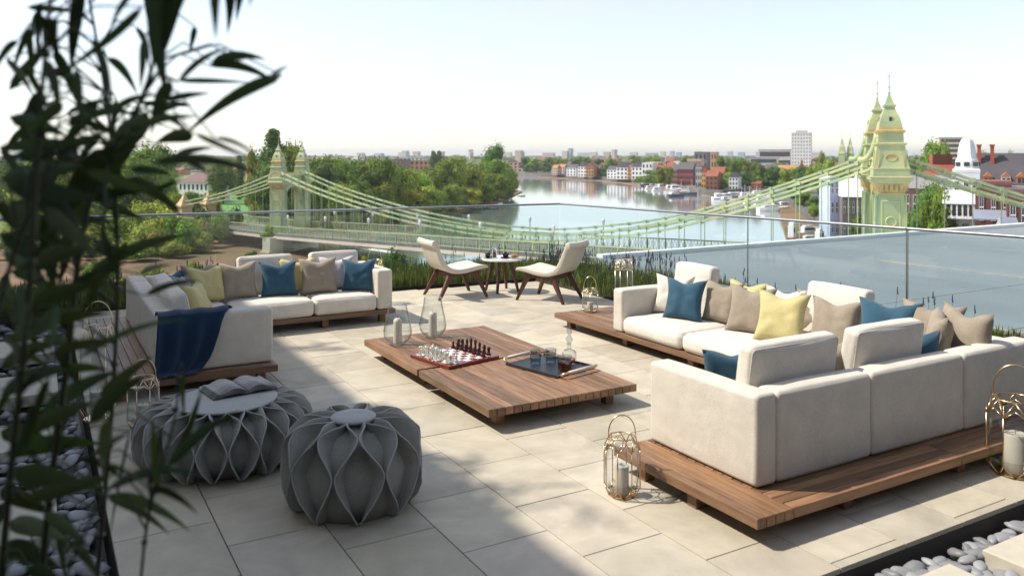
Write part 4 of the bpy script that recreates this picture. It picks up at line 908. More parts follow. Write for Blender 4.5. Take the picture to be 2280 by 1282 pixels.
w2=[(705,222,362,90,'dark'),(730,250,344,84,'mid'),(790,255,348,84,'dark'),(835,262,352,90,'mid'),(875,262,358,80,'dark'),(915,280,374,80,'mid'),(950,300,368,80,'dark'),(990,318,362,76,'mid'),(1022,325,350,76,'dark'),(1058,345,360,74,'mid'),(768,225,380,80,'mid'),(825,232,376,80,'dark'),(880,245,392,76,'mid'),(920,254,398,70,'dark'),(700,205,410,70,'mid'),(735,212,415,66,'light'),(780,220,420,66,'mid'),(828,228,422,66,'dark'),(876,236,424,60,'mid'),(976,268,424,54,'mid'),(1108,338,385,60,'mid'),(1125,352,395,44,'dark')]
for i,(px,d,yt,w,k) in enumerate(w2): tree(k,px,d,yt,w,'inner tree closing the riverside wood right of the far tower, %s along'%ordn(i),'inner trees of the riverside wood',zb=-16.5)
w3=[(470,240,428,60,'light'),(425,250,424,50,'mid'),(365,240,400,60,'mid'),(575,235,372,60,'dark'),(630,222,372,60,'dark'),(440,215,434,50,'mid'),(390,205,430,60,'light'),(330,215,410,80,'mid'),(270,220,405,80,'light'),(665,212,400,50,'mid')]
for i,(px,d,yt,w,k) in enumerate(w3): tree(k,px,d,yt,w,'low leafy tree on the left bank near the lawn, %s of them'%ordn(i),'low trees around the lawn',zb=-16.5)
for i,px in enumerate((965,978)): tree('pop',px,620,335,20,'%s of two small dark poplars on the skyline left of the pale mast'%ORD[i],'pair of skyline poplars')
sh=[(690,203,455,60,'bushy'),(735,208,458,55,'bushy'),(790,216,462,55,'bush'),(840,224,455,60,'bushy'),(890,236,452,50,'bush'),(940,250,448,50,'bushy'),(1000,276,440,45,'bushy'),(1050,300,434,40,'bush'),(1085,328,428,30,'bushy'),(1133,362,432,36,'bush'),(1160,388,440,22,'bush')]
for i,(px,d,yt,w,k) in enumerate(sh): tree(k,px,d,yt,w,'riverside bush at the foot of the wood, %s from the tower'%ordn(i),'bushes at the foot of the wood',zb=-17)
shl=[(180,165,450,150,'bush'),(260,168,440,120,'bushy'),(330,172,445,110,'bush'),(395,170,455,110,'bushy'),(300,160,490,140,'bushy'),(410,163,485,90,'bush'),(200,158,495,150,'bushy'),(110,160,470,150,'bush'),(455,178,452,60,'bushd'),(520,190,456,60,'bushd'),(350,158,505,90,'bushy'),(60,158,480,160,'bushy'),(445,163,515,70,'bush'),(385,166,470,90,'bush'),(430,170,480,80,'bushy'),(490,176,470,60,'bush'),(340,164,478,100,'bushy'),(250,160,470,120,'bush'),(390,155,530,80,'bushy'),(300,150,545,110,'bush')]
for i,(px,d,yt,w,k) in enumerate(shl): tree(k,px,d,yt,w,'overgrown bush on the left bank behind the bamboo, %s of the thicket'%ordn(i),'overgrown bushes on the left bank',zb=-17)
tree('bush',595,164,498,50,'small green bush on the pier of the far bridge tower',zb=-14.4)
tree('bushy',690,182,535,70,'golden reeds at the water below the far tower',zb=-17.4,name='reeds')
tree('bushy',760,190,542,60,'golden reeds right of the pier of the far tower',zb=-17.4,name='reeds')
for i,(px,d,yt,w,k) in enumerate(((640,172,545,40,'bushy'),(700,168,556,40,'bush'),(820,140,562,50,'bushy'),(860,122,566,40,'bushd'),(330,120,585,120,'bushy'),(220,120,570,130,'bush'),(440,130,578,70,'bushy'),(560,150,556,50,'bushd'))): tree(k,px,d,yt,w,'clump of reeds on the brown mud flat, %s of the clumps'%ordn(i),'reed clumps on the mud flat',zb=-17.5,name='reeds')
tree('bushd',880,128,548,80,'dark reeds at the river edge left of the lounge chair',zb=-17.9,name='reeds')
tree('bushy',845,122,575,70,'yellowish reeds left of the dark ones at the river edge',zb=-17.9,name='reeds')
# right bank trees
rb=[(1185,800,352,60,'treed'),(1225,780,350,50,''),(1262,770,352,46,''),(1300,760,349,50,''),(1345,740,352,40,''),(1180,760,366,36,''),(1245,720,362,44,''),(1205,745,364,40,'')]
rt_=[(1172,790,350,40,'dark'),(1195,780,352,42,'mid'),(1222,770,349,44,'dark'),(1250,750,352,44,'mid'),(1275,735,351,42,'dark'),(1298,760,347,44,'mid'),(1325,700,352,42,'dark'),(1360,690,350,34,'mid'),(1415,900,345,44,'mid'),(1460,850,345,52,'light'),(1535,800,345,44,'mid'),(1345,640,372,26,'dark'),(1455,480,378,56,'dark'),(1480,460,370,44,'mid'),(1430,500,392,44,'dark'),
(1612,470,346,52,'dark'),(1640,460,350,56,'mid'),(1668,455,356,50,'mid'),(1690,430,358,44,'dark'),(1630,425,382,52,'mid'),(1605,412,395,40,'light'),(1660,420,378,44,'dark'),(1700,432,372,46,'mid'),(1725,425,368,50,'dark'),(1755,380,372,52,'mid'),(1790,370,366,56,'dark'),(1822,350,362,56,'mid'),(1850,330,356,50,'light'),(1680,425,392,40,'mid'),(1712,425,388,40,'dark'),(1735,600,360,40,'mid'),(1830,520,338,24,'light'),(1880,300,372,50,'mid'),(1562,420,392,24,'dark')]
for i,(px,d,yt,w,k) in enumerate(rt_): tree(k,px,d,yt,w,'%s tree on the far right bank, %s in the row'%({'mid':'green','dark':'dark green','light':'light green'}[k],ordn(i)),'trees along the far right bank',zb=-15.2)
tree('mid',2085,230,308,78,'large round tree right of the near bridge tower, against the sky',zb=-15)
tree('dark',2045,260,338,50,'smaller dark tree left of the large round tree',zb=-15)
tree('dark',2066,128,400,110,'big dark leafy tree just right of the near bridge tower',zb=-15)
tree('mid',2092,120,418,86,'bushy tree between the near tower and the white bay house',zb=-15)
tree('mid',2185,330,332,30,'small tree behind the white cupola, on its right',zb=-15)
tree('mid',2245,340,334,34,'small tree behind the brick chimneys',zb=-15)
tree('bush',1862,184,468,70,'green shrubbery on the bank below the chains',zb=-15.3)
tree('bush',1815,222,455,44,'low bushes above the dark foreshore',zb=-15.3)
tree('bushd',1905,150,470,34,'dark hedge beside the promenade road',zb=-15.3)
tree('bush',1960,112,512,40,'green bush at the foot of the near bridge tower',zb=-15.3)
tree('bush',2222,150,492,34,'small green bush in front of the red brick house',zb=-15.3)
for i,(px,d,yt,w,k) in enumerate(((-60,230,350,150,'mid'),(20,260,352,120,'dark'),(90,330,350,100,'mid'),(160,380,352,90,'light'),(230,420,352,80,'mid'),(300,450,350,80,'dark'),(370,520,352,70,'mid'))): tree(k,px,d,yt,w,'tree of the row behind the bamboo leaves on the left bank, %s along'%ordn(i),'trees behind the bamboo')
for i,(px,d,yt,w,k) in enumerate(((1838,255,430,50,'mid'),(1815,250,436,44,'dark'),(1790,272,426,40,'mid'),(1868,240,425,40,'dark'),(1895,230,400,44,'mid'),(1850,178,470,40,'light'),(1890,215,410,40,'dark'),(1775,310,415,40,'dark'),(1845,215,455,40,'mid'))): tree(k,px,d,yt,w,'tree on the slope left of the near bridge tower, %s in the group'%ordn(i),'trees on the slope by the promenade',zb=-15.2)
for i,(px,d,yt,w,k) in enumerate(((2035,150,455,50,'dark'),(2120,150,440,40,'mid'),(2010,170,430,40,'mid'))): tree(k,px,d,yt,w,'low tree below the right chain span, %s in line'%ordn(i),'low trees right of the near tower',zb=-15.2)
# distant woodland
q=random.Random(5); mb=MB()
for _ in range(3600):
    d=q.uniform(860,5200)**1.0; px=q.uniform(-60,2340)
    if px<1000 and d<950: d+=300
    h=q.uniform(7,15); w_=q.uniform(8,22); c=W(A(px,d),d,-15.5)
    b=q.uniform(.6,1.3); mb.cur=(b,b*q.uniform(.9,1.05),b)
    sd=q.random()*50
    def f(u,v): 
        t=2*PI*u; p=PI*(v-.5); k=1+.35*noise.noise(Vector((math.cos(t)*1.7+sd,math.sin(t)*1.7,v*4)))
        return (c.x+w_*.6*k*math.cos(t)*math.cos(p),c.y+w_*.6*k*math.sin(t)*math.cos(p),c.z+h*.5+h*.5*k*math.sin(p))
    mb.grid(f,7,5,cu=True)
stuff(mb.build('distant_woodland',mat('far_foliage',(.10,.14,.05),rough=.9,usecol=True),usecol=True),'far woodland between the town roofs out to the horizon','woodland')
# ---------------------------------------------------------------- buildings
M['win']=mat('window_pane',(.03,.035,.045),rough=.1,spec=.8); M['wframe']=mat('white_window_frame',(.75,.75,.75),rough=.6)
M['wlight']=mat('pale_window',(.33,.35,.38),rough=.3)
_w={}
def wallm(c,key=None,brick=False):
    k=(tuple(c),brick)
    if k not in _w: _w[k]=mat('wall_paint_%s'%(len(_w)),c,rough=.85,var=.08,vs=.5,dirt=.1,objrand=0)
    return _w[k]
SLATE=(.10,.095,.10); RED=(.26,.085,.05); WH=(.72,.71,.69); BR=(.24,.085,.055); OR=(.42,.21,.09); CR_=(.58,.50,.38); DB=(.14,.055,.05)
def building(name,label,px,d,wpx,ytop,zb,dep,wc,rc,roof='gable',rh=.25,nx=3,nz=2,ang=0,grp=None,chim=0,winw=None,cat='building',wincol='win',band=False):
    if d>250 and ang==0: ang=-22
    w=wpx*d/1833.0; H=Z(ytop,d)-zb; rhh=H*rh if roof!='flat' else 0; hw=H-rhh
    t=thing(name,label,cat,W(A(px,d),d,zb),R_(-30+ang),grp)   # local -Y faces the camera
    MB().box(-w/2,w/2,0,dep,0,hw).build('wall',wallm(wc),t)
    o=.03*w
    if roof=='gable': mb=MB().add([(-w/2-o,-o,hw),(w/2+o,-o,hw),(w/2+o,dep+o,hw),(-w/2-o,dep+o,hw),(-w/2-o,dep/2,hw+rhh),(w/2+o,dep/2,hw+rhh)],[(0,1,5,4),(2,3,4,5),(0,4,3),(1,2,5),(3,2,1,0)])
    elif roof=='front': mb=MB().add([(-w/2-o,-o,hw),(w/2+o,-o,hw),(w/2+o,dep+o,hw),(-w/2-o,dep+o,hw),(0,-o,hw+rhh),(0,dep+o,hw+rhh)],[(0,1,4),(1,2,5,4),(2,3,5),(3,0,4,5),(3,2,1,0)])
    elif roof=='hip': mb=MB().add([(-w/2-o,-o,hw),(w/2+o,-o,hw),(w/2+o,dep+o,hw),(-w/2-o,dep+o,hw),(-w*.25,dep/2,hw+rhh),(w*.25,dep/2,hw+rhh)],[(0,1,5,4),(1,2,5),(2,3,4,5),(3,0,4),(3,2,1,0)])
    else: mb=MB().box(-w/2-o*.3,w/2+o*.3,-o*.3,dep+o*.3,hw+.01,hw+.5)
    rf=mb.build('roof',wallm(rc),t)
    for k in range(chim):
        x=(-.5+(k+.5)/chim)*w*.8; cw=max(.5,w*.04); MB().box(x-cw,x+cw,dep*.45,dep*.55+cw,hw+rhh*.3,hw+rhh+max(1.2,H*.12)).build('chimney',wallm(RED),rf)
    if nx*nz:
        me=None; cw=w/nx; ch=hw/nz; ww=cw*(winw or .45); wh=ch*.55
        for i in range(nx):
            for j in range(nz):
                if band and i: continue
                if me is None:
                    wx=(w*.92 if band else ww)/2; b_=MB(); b_.box(-wx,wx,-.05,.02,0,wh); me=b_.mesh('window',M[wincol])
                    if not band and d<260:
                        f_=MB(); e=wx*.16; f_.box(-wx-e,wx+e,-.09,-.05,-e,0); f_.box(-wx-e,wx+e,-.09,-.05,wh,wh+e); f_.box(-wx-e,-wx,-.09,-.05,0,wh); f_.box(wx,wx+e,-.09,-.05,0,wh); f_.box(-e*.4,e*.4,-.075,-.05,0,wh); f_.box(-wx,wx,-.075,-.051,wh*.48,wh*.53); fm=f_.mesh('frame',M['wframe'])
                    else: fm=None
                o=bpy.data.objects.new('window',me); col.objects.link(o); o.parent=t; o.location=(0 if band else -w/2+cw*(i+.5),-.02,ch*(j+.25))
                if fm: f2=bpy.data.objects.new('frame',fm); col.objects.link(f2); f2.parent=o
    return t
# left side
building('white_house','long white house with a dark hipped roof on the left bank',430,310,84,385,-15.8,12,WH,(.16,.10,.09),'hip',.32,7,2)
building('brick_house','small brick house in the trees behind the bamboo leaves',195,300,40,425,-15.8,9,OR,RED,'gable',.35,2,2)
for i,(px,d,w,yt,c) in enumerate(((515,760,22,372,OR),(547,700,24,370,OR),(565,720,16,378,CR_),(470,820,30,376,WH),(390,720,30,374,OR))): building('house','small warm coloured house in the distance left of the poplar, %s one'%ordn(i),px,d,w,yt,-15.5,12,c,RED,'gable',.35,2,2,grp='small far houses left of the poplar')
building('long_building','long low orange brick building behind the riverside wood',928,700,90,358,-15.5,20,OR,(.30,.28,.27),'flat',0,9,3,ang=6)
building('flat_building','dark flat roofed building left of the orange brick one',870,640,50,356,-15.5,16,(.2,.13,.11),(.12,.11,.12),'flat',0,5,3)
building('flat_building','pale low block behind the orange brick building',915,900,60,351,-15.5,16,(.5,.48,.5),(.4,.4,.42),'flat',0,6,3)
# far right bank houses
hs=[(1148,820,30,362,(.45,.3,.28),'flat','red and white banded riverside block at the bend',(.3,.12,.1)),(1170,800,16,368,WH,'gable','small white house beside the banded block',SLATE),
(1272,660,22,366,WH,'gable','small white riverside house left of the twin white ones',SLATE),(1296,640,20,362,WH,'front','white gabled house left of the orange one',SLATE),(1313,632,18,362,OR,'front','orange gabled house by the far bank wall',RED),(1328,640,14,368,DB,'gable','narrow dark house right of the orange one',SLATE),
(1355,760,42,354,(.5,.28,.2),'flat','long salmon coloured building above the white houses',(.55,.4,.3)),(1362,585,22,370,WH,'gable','white house left of the wide white terrace',SLATE),(1385,572,26,362,WH,'front','tall white house with a gable on the far bank',SLATE),(1402,570,12,368,OR,'gable','thin orange house between two white ones',RED),(1418,565,24,360,WH,'front','white house with pointed gable near the dark tree',SLATE),(1441,555,24,364,WH,'flat','white stepped modern house on the far bank',WH),(1458,700,30,362,CR_,'flat','cream block behind the stepped white house',CR_)]
for px,d,w,yt,c,rf,l,rc in hs: building('riverside_house' if w<35 else 'riverside_block',l,px,d,w,yt,-15,14,c,rc,rf,.3,3,3,grp=None)
hs2=[(1490,500,16,362,OR,'gable','narrow orange house behind the tall ship',RED),(1503,480,14,366,(.3,.2,.12),'gable','brown house right of the narrow orange one',SLATE),(1525,460,34,362,(.30,.09,.09),'gable','wine red riverside house with a slate roof',SLATE),(1545,520,30,356,(.6,.42,.3),'flat','pale orange flat roofed block behind the wine red house',CR_),(1560,560,28,340,(.17,.16,.18),'flat','dark glass block rising above the riverside',(.25,.12,.08)),(1586,640,18,340,(.5,.3,.16),'flat','tan square tower right of the dark glass block',(.4,.25,.15)),
(1556,418,14,372,(.35,.35,.38),'flat','narrow grey tower house at the waterside',SLATE),(1569,415,13,370,(.62,.38,.08),'front','bright yellow narrow house at the waterside',RED),(1584,400,26,380,BR,'gable','low brick house with red roof right of the yellow one',RED),(1598,430,26,372,OR,'gable','orange roofed house behind the low brick one',RED),(1633,400,20,383,WH,'front','small white house among the trees',SLATE),(1683,412,20,404,(.4,.14,.07),'gable','small rust red boathouse on the shore',RED),(1700,640,60,352,(.45,.45,.5),'flat','grey banded office block left of the white tower',(.35,.35,.4)),(1725,660,70,334,(.62,.55,.5),'flat','wide office block with cream upper floors beside the white tower',(.5,.45,.4)),(1755,560,70,368,(.62,.33,.14),'gable','long orange roofed hall in front of the white tower',OR),(1716,520,24,366,WH,'gable','white gable house left of the orange hall',SLATE)]
for px,d,w,yt,c,rf,l,rc in hs2: building('riverside_house' if w<30 else 'town_block',l,px,d,w,yt,-15,14,c,rc,rf,.3,3 if w<30 else 8,3,band=('banded' in l or 'office' in l))
t=building('white_tower_block','tall white tower block on the skyline',1784,620,42,297,-15,16,(.85,.82,.78),(.7,.68,.66),'flat',0,7,13,winw=.45,wincol='wlight')
MB().box(-4,4,4,12,32.6,35.5).build('roof_plant',wallm((.45,.4,.4)),t)
# skyline blocks
q=random.Random(9)
sk=[(1153,1400,14,336),(1158,1450,8,340),(1268,1500,7,331),(1257,1500,12,337),(1365,1100,7,334),(1495,1600,8,337),(1510,1500,10,340),(1555,1300,12,338),(1625,1600,10,338),(1650,1500,14,340),(900,2000,12,336),(925,2200,14,338),(895,1500,20,341),(1045,1600,5,334),(980,1900,10,338),(1410,1900,16,340),(1320,1700,14,340),(1820,1500,30,341),(1690,1700,14,339),(1590,1900,16,340),(800,1900,14,341),(840,1800,18,342),(1220,2100,26,341),(1300,2200,30,341),(1450,2100,26,341),(1130,2200,14,340),(1475,1900,10,338),(1350,1950,14,339)]
for i,(px,d,w,yt) in enumerate(sk):
    c=q.choice([(.5,.52,.55),(.6,.56,.5),(.42,.47,.52),(.55,.42,.36)]); building('distant_block','pale distant block on the horizon, %s of the skyline blocks'%ordn(i),px,d,w,yt,-15,14,c,c,'flat',0,3,0,grp='far skyline blocks')
for i in range(70):
    d=q.uniform(650,1500); px=q.uniform(1180,2260) if i%3 else q.uniform(690,960); 
    if d<900 and px<1350: d+=350
    c=q.choice([WH,OR,BR,CR_,(.45,.42,.42),OR,RED]); building('town_house','low town house among the far trees beyond the river, %s of its row'%ordn(i),px,d,q.uniform(14,30)*700/d,q.uniform(346,358) if d>900 else q.uniform(352,364),-15,12,c,q.choice([RED,SLATE,OR,(.35,.3,.28)]),q.choice(['gable','gable','flat','hip']),.35,3,2,grp='town houses beyond the river')
for i in range(46):
    px=q.uniform(1190,2000); d=q.uniform(690,860) if px<1400 else q.uniform(560,760) if px<1600 else q.uniform(450,640)
    c=q.choice([WH,WH,OR,BR,CR_,BR,RED,(.5,.4,.36)]); building('terraced_house','narrow terraced house behind the far waterfront, %s of the second row'%ordn(i),px,d,q.uniform(10,20)*600/d,345+(17-q.uniform(8.5,12.5))*1833/d,-15,11,c,q.choice([RED,SLATE,SLATE,OR]),q.choice(['gable','front','gable','hip']),.32,3,3,grp='second row houses beyond the river',chim=1 if i%2 else 0)
mast=MB(); mast.at(0,0,0); b=W(A(1046,900),900,-15); mast.tube([b,b+Vector((0,0,20.2))],.9,6); mast.tube([b+Vector((0,0,19)),b+W(9,0,23)],.35,4); tag(mast.build('mast',M['wframe']),'pale slim crane mast above the left wood','mast')
# ---- right group of large houses
pub=building('brick_pub','brown brick house with a strip of small upper windows behind the dark tree',2075,140,150,392,-15,12,(.19,.12,.09),(.23,.22,.23),'gable',.16,9,2,ang=-30)
wt=building('white_town_house','white rendered house with three windows under the cupola',2151,132,54,385,-15,9,(.72,.74,.80),(.7,.7,.7),'flat',0,3,2,ang=-29)
# cupola tower
cu=thing('cupola_tower','white octagonal cupola tower with domed top behind the white house','cupola',W(A(2153,141),141,-5),R_(-60))
s=141/1833.0
MB().lathe([(26*s,0),(26*s,(Z(378,141)+5))],8,rot=PI/8).build('drum',wallm((.74,.74,.74)),cu)
zt=Z(378,141)+5; MB().lathe([(27*s,zt),(27*s,zt+.3),(25*s,zt+.4),(24*s,zt+1.6),(20*s,zt+2.1),(19*s,zt+3.2),(16.5*s,zt+4.2),(13*s,zt+5),(8*s,zt+5.45),(.01,zt+5.6)],8,rot=PI/8).build('dome',wallm((.66,.70,.70)),cu)
for k in range(8):
    a=k*PI/4; MB().at(23.6*s*math.cos(a),23.6*s*math.sin(a),0,a).box(-.1,.14,-.42,.42,zt+.6,zt+1.3).build('window',M['win'],cu)
bay=thing('bay_house','white timber house front with a long glazed balcony and lean-to roof','house',W(A(2150,118),118,-15),R_(-60))
zq=lambda y:Z(y,118)+15
wb=42*118/1833.0
MB().box(-wb,wb,.3,7,0,zq(446)).build('wall',wallm((.62,.66,.72)),bay)
MB().add([(-wb-.2,-1.8,zq(452)),(wb+.2,-1.8,zq(452)),(wb+.2,1.2,zq(424)),(-wb-.2,1.2,zq(424)),(-wb-.2,-1.8,zq(454)),(wb+.2,-1.8,zq(454)),(wb+.2,1.2,zq(430)),(-wb-.2,1.2,zq(430))],[(0,1,2,3),(7,6,5,4),(0,4,5,1),(1,5,6,2),(3,2,6,7),(0,3,7,4)]).build('lean_to_roof',wallm((.55,.58,.60)),bay)
MB().box(-wb,wb,-1.7,.28,zq(486),zq(480)).build('balcony_floor',wallm((.75,.76,.78)),bay)
for k in range(8):
    x=-wb+.25+k*(2*wb-.5)/7; MB().box(x-.09,x+.09,-1.68,-1.55,zq(480),zq(455)).build('balcony_post',M['wframe'],bay)
    if k<7: MB().box(x+.16,x+(2*wb-.5)/7-.16,-1.60,-1.56,zq(476),zq(457)).build('pane',M['win'],bay)
for x in(-wb*.6,0,wb*.6): MB().box(x-.45,x+.45,.2,.29,.4,zq(498)).build('window',M['win'],bay)
rh=building('red_brick_house','dark red brick house with three tall white framed windows',2212,112,70,412,-15,9,DB,(.2,.08,.07),'flat',0,3,2,ang=-29,winw=.34)
aw=MB(); b=W(A(2206,109),109,Z(488,109)); aw.M=Matrix.Translation(b)@Matrix.Rotation(R_(-59),4,'Z'); aw.add([(-2.1,0,0),(2.1,0,0),(1.9,2.4,1.1),(-1.9,2.4,1.1),(-2.1,0,-.15),(2.1,0,-.15)],[(0,1,2,3),(4,5,1,0)]); tag(aw.build('awning',wallm((.22,.24,.32))),'blue grey awning over the ground floor of the red brick house','awning')
ex=building('brick_annex','dark brick annex with a pale porch at the right picture edge',2268,106,44,430,-15,9,(.12,.05,.05),(.15,.1,.1),'flat',0,2,2,ang=-29)
pc=building('porch','pale glazed porch in front of the brick annex',2258,102,36,485,-15,2.6,(.6,.62,.62),(.3,.33,.4),'gable',.2,4,1)
mh=building('mansion_block','long red brick mansion block with dark slate roof, dormers and chimneys',2235,175,150,341,-15,12,BR,(.075,.07,.08),'gable',.38,10,3,ang=-27)
hm=Z(341,175)+15
for k,x in enumerate((-4.4,-1.9,4.6)):
    mb=MB(); mb.box(x-.35,x+.35,3.6,4.6,hm*.66,hm+1.6+.3*(k%2)); mb.box(x-.5,x+.5,3.4,4.8,hm+1.5,hm+1.9); mb.build('chimney',wallm((.34,.08,.045)),mh)
for k,x in enumerate((-5.6,-2.9,.4,3.2,5.6)):
    hb=hm*.60; mb=MB(); mb.box(x-.85,x+.85,-.1,3,hb,hb+1.9); d_=mb.build('dormer',wallm((.72,.66,.60) if k%2==0 else (.45,.17,.08)),mh)
    MB().add([(x-1,-.2,hb+1.9),(x+1,-.2,hb+1.9),(x,-.2,hb+2.9),(x-1,3,hb+1.9),(x+1,3,hb+1.9),(x,3,hb+2.9)],[(0,1,2),(1,4,5,2),(0,2,5,3),(3,5,4)]).build('dormer_gable',wallm((.45,.17,.08)),d_)
    for s_ in(-.4,.4): MB().box(x+s_-.28,x+s_+.28,-.16,-.101,hb+.35,hb+1.6).build('window',M['win'],d_)
MB().box(-7.2,7.2,-.25,.0,hm*.585,hm*.61).build('cornice',wallm((.74,.7,.66)),mh)
rw=building('red_terrace','red roofed terrace with clustered chimneys left of the cupola',2122,185,54,362,-15,10,BR,(.36,.09,.05),'gable',.3,4,2,chim=6)
tb_=building('hotel_block','tall block of beige and blue grey slabs behind the cupola',2125,420,60,308,-15,20,(.62,.50,.36),(.3,.36,.48),'flat',0,5,10,band=True)
bl=building('blue_panel_house','narrow blue grey house at the promenade left of the near tower',1858,170,20,398,-15,6,(.36,.42,.56),(.5,.52,.55),'flat',0,2,3)
building('boathouse','dark timber boathouse row on the promenade beside the near tower',1900,165,46,398,-15,10,(.13,.11,.11),(.6,.6,.6),'gable',.3,5,2,ang=-14)
building('boathouse','second boathouse with pale gable behind the near tower',1925,190,44,388,-15,10,(.3,.3,.32),(.65,.65,.68),'front',.3,3,2,ang=-14)
# promenade road
struct(MB().prism([tuple(W(A(px,d),d))[:2] for px,d in((1795,330),(1822,330),(1880,190),(1925,150),(1960,118),(1900,112),(1870,150),(1830,200))],-15.2,-14.93).build('promenade',M['prom']))
# ---- near neighbour roof
nr=thing('neighbour_roof','large flat grey roof of the next building below the right glass','building',(0,0,0))
MB().box(16.5,75,-2,22.3,-17,-1.5).build('wall',M['render'],nr)
MB().box(16.45,75,-2,22.2,-1.498,-1.47).build('roof',M['roofm'],nr)
MB().box(16.3,75,22.2,22.55,-1.8,-1.33).build('coping',M['coping'],nr); MB().box(16.2,16.5,-2,22.55,-1.8,-1.44).build('coping',M['roofm'],nr)
for k in range(0): MB().box(30,75,21.2-k*.62,21.28-k*.62,-1.469,-1.43).build('standing_seam',M['coping'],nr)
MB().beam(W(A(1960,26.9),26.9,-1.45),W(A(2400,22),22,-1.45),.09,.04).build('reflection_line',M['conc'],nr)  # pale strip added in place of a line reflected low in the glass
for k in range(4): MB().box(16.6,75,3.0+k*3.1,3.035+k*3.1,-1.469,-1.46).build('sheet_lap',M['conc'],nr)
# ================================================================ SUSPENSION BRIDGE
M['bgreen']=mat('pale_green_ironwork',(.44,.46,.22),rough=.5,c2=(.25,.35,.21),vs=.6,dirt=.6,dirtc=(.40,.27,.10),stretch=(1,1,.45),det=8,bump=.3,bs=2)
M['bteal']=mat('green_shaft_teal_shade',(.15,.29,.20),rough=.45,c2=(.42,.44,.19),vs=.35,stretch=(1,1,.3),dirt=.4,dirtc=(.35,.27,.12),det=8)  # teal of the towers' shaded sides put into the shaft paint
M['bgold']=mat('gilded_ornament',(.52,.36,.14),rough=.45,c2=(.30,.28,.13),vs=1.6,det=8)
M['bchain']=mat('chain_green',(.41,.45,.22),rough=.5,c2=(.20,.32,.20),vs=.5,dirt=.4,dirtc=(.35,.25,.12),det=8)
M['bstone']=mat('pier_stone',(.46,.43,.34),rough=.9,var=.15,vs=.4,dirt=.3,dirtc=(.25,.28,.12))
M['pink']=mat('deck_stringer',(.55,.46,.38),rough=.7)
LN=Vector((-46.8,165,0)); LF=Vector((-44.6,175,0)); RN=Vector((33.9,74,0)); RF=Vector((36.2,81.6,0))
def C(v,z=None): return W(v.x,v.y,v.z if z is None else z)
br=thing('suspension_bridge','pale green Victorian suspension bridge with turreted towers spanning the river','bridge',W(-46.8,165,-17))
def bb(mb,name,m,**k):
    mb.v=[v-br.location for v in mb.v]; return mb.build(name,m,k.pop('parent',br),**k)
def rect(mb,x,y,rot,prof):   # square profile (halfwidth,z)
    mb.at(x,y,0,rot); mb.lathe([(h*math.sqrt(2),z) for h,z in prof],4,rot=PI/4); mb.at()
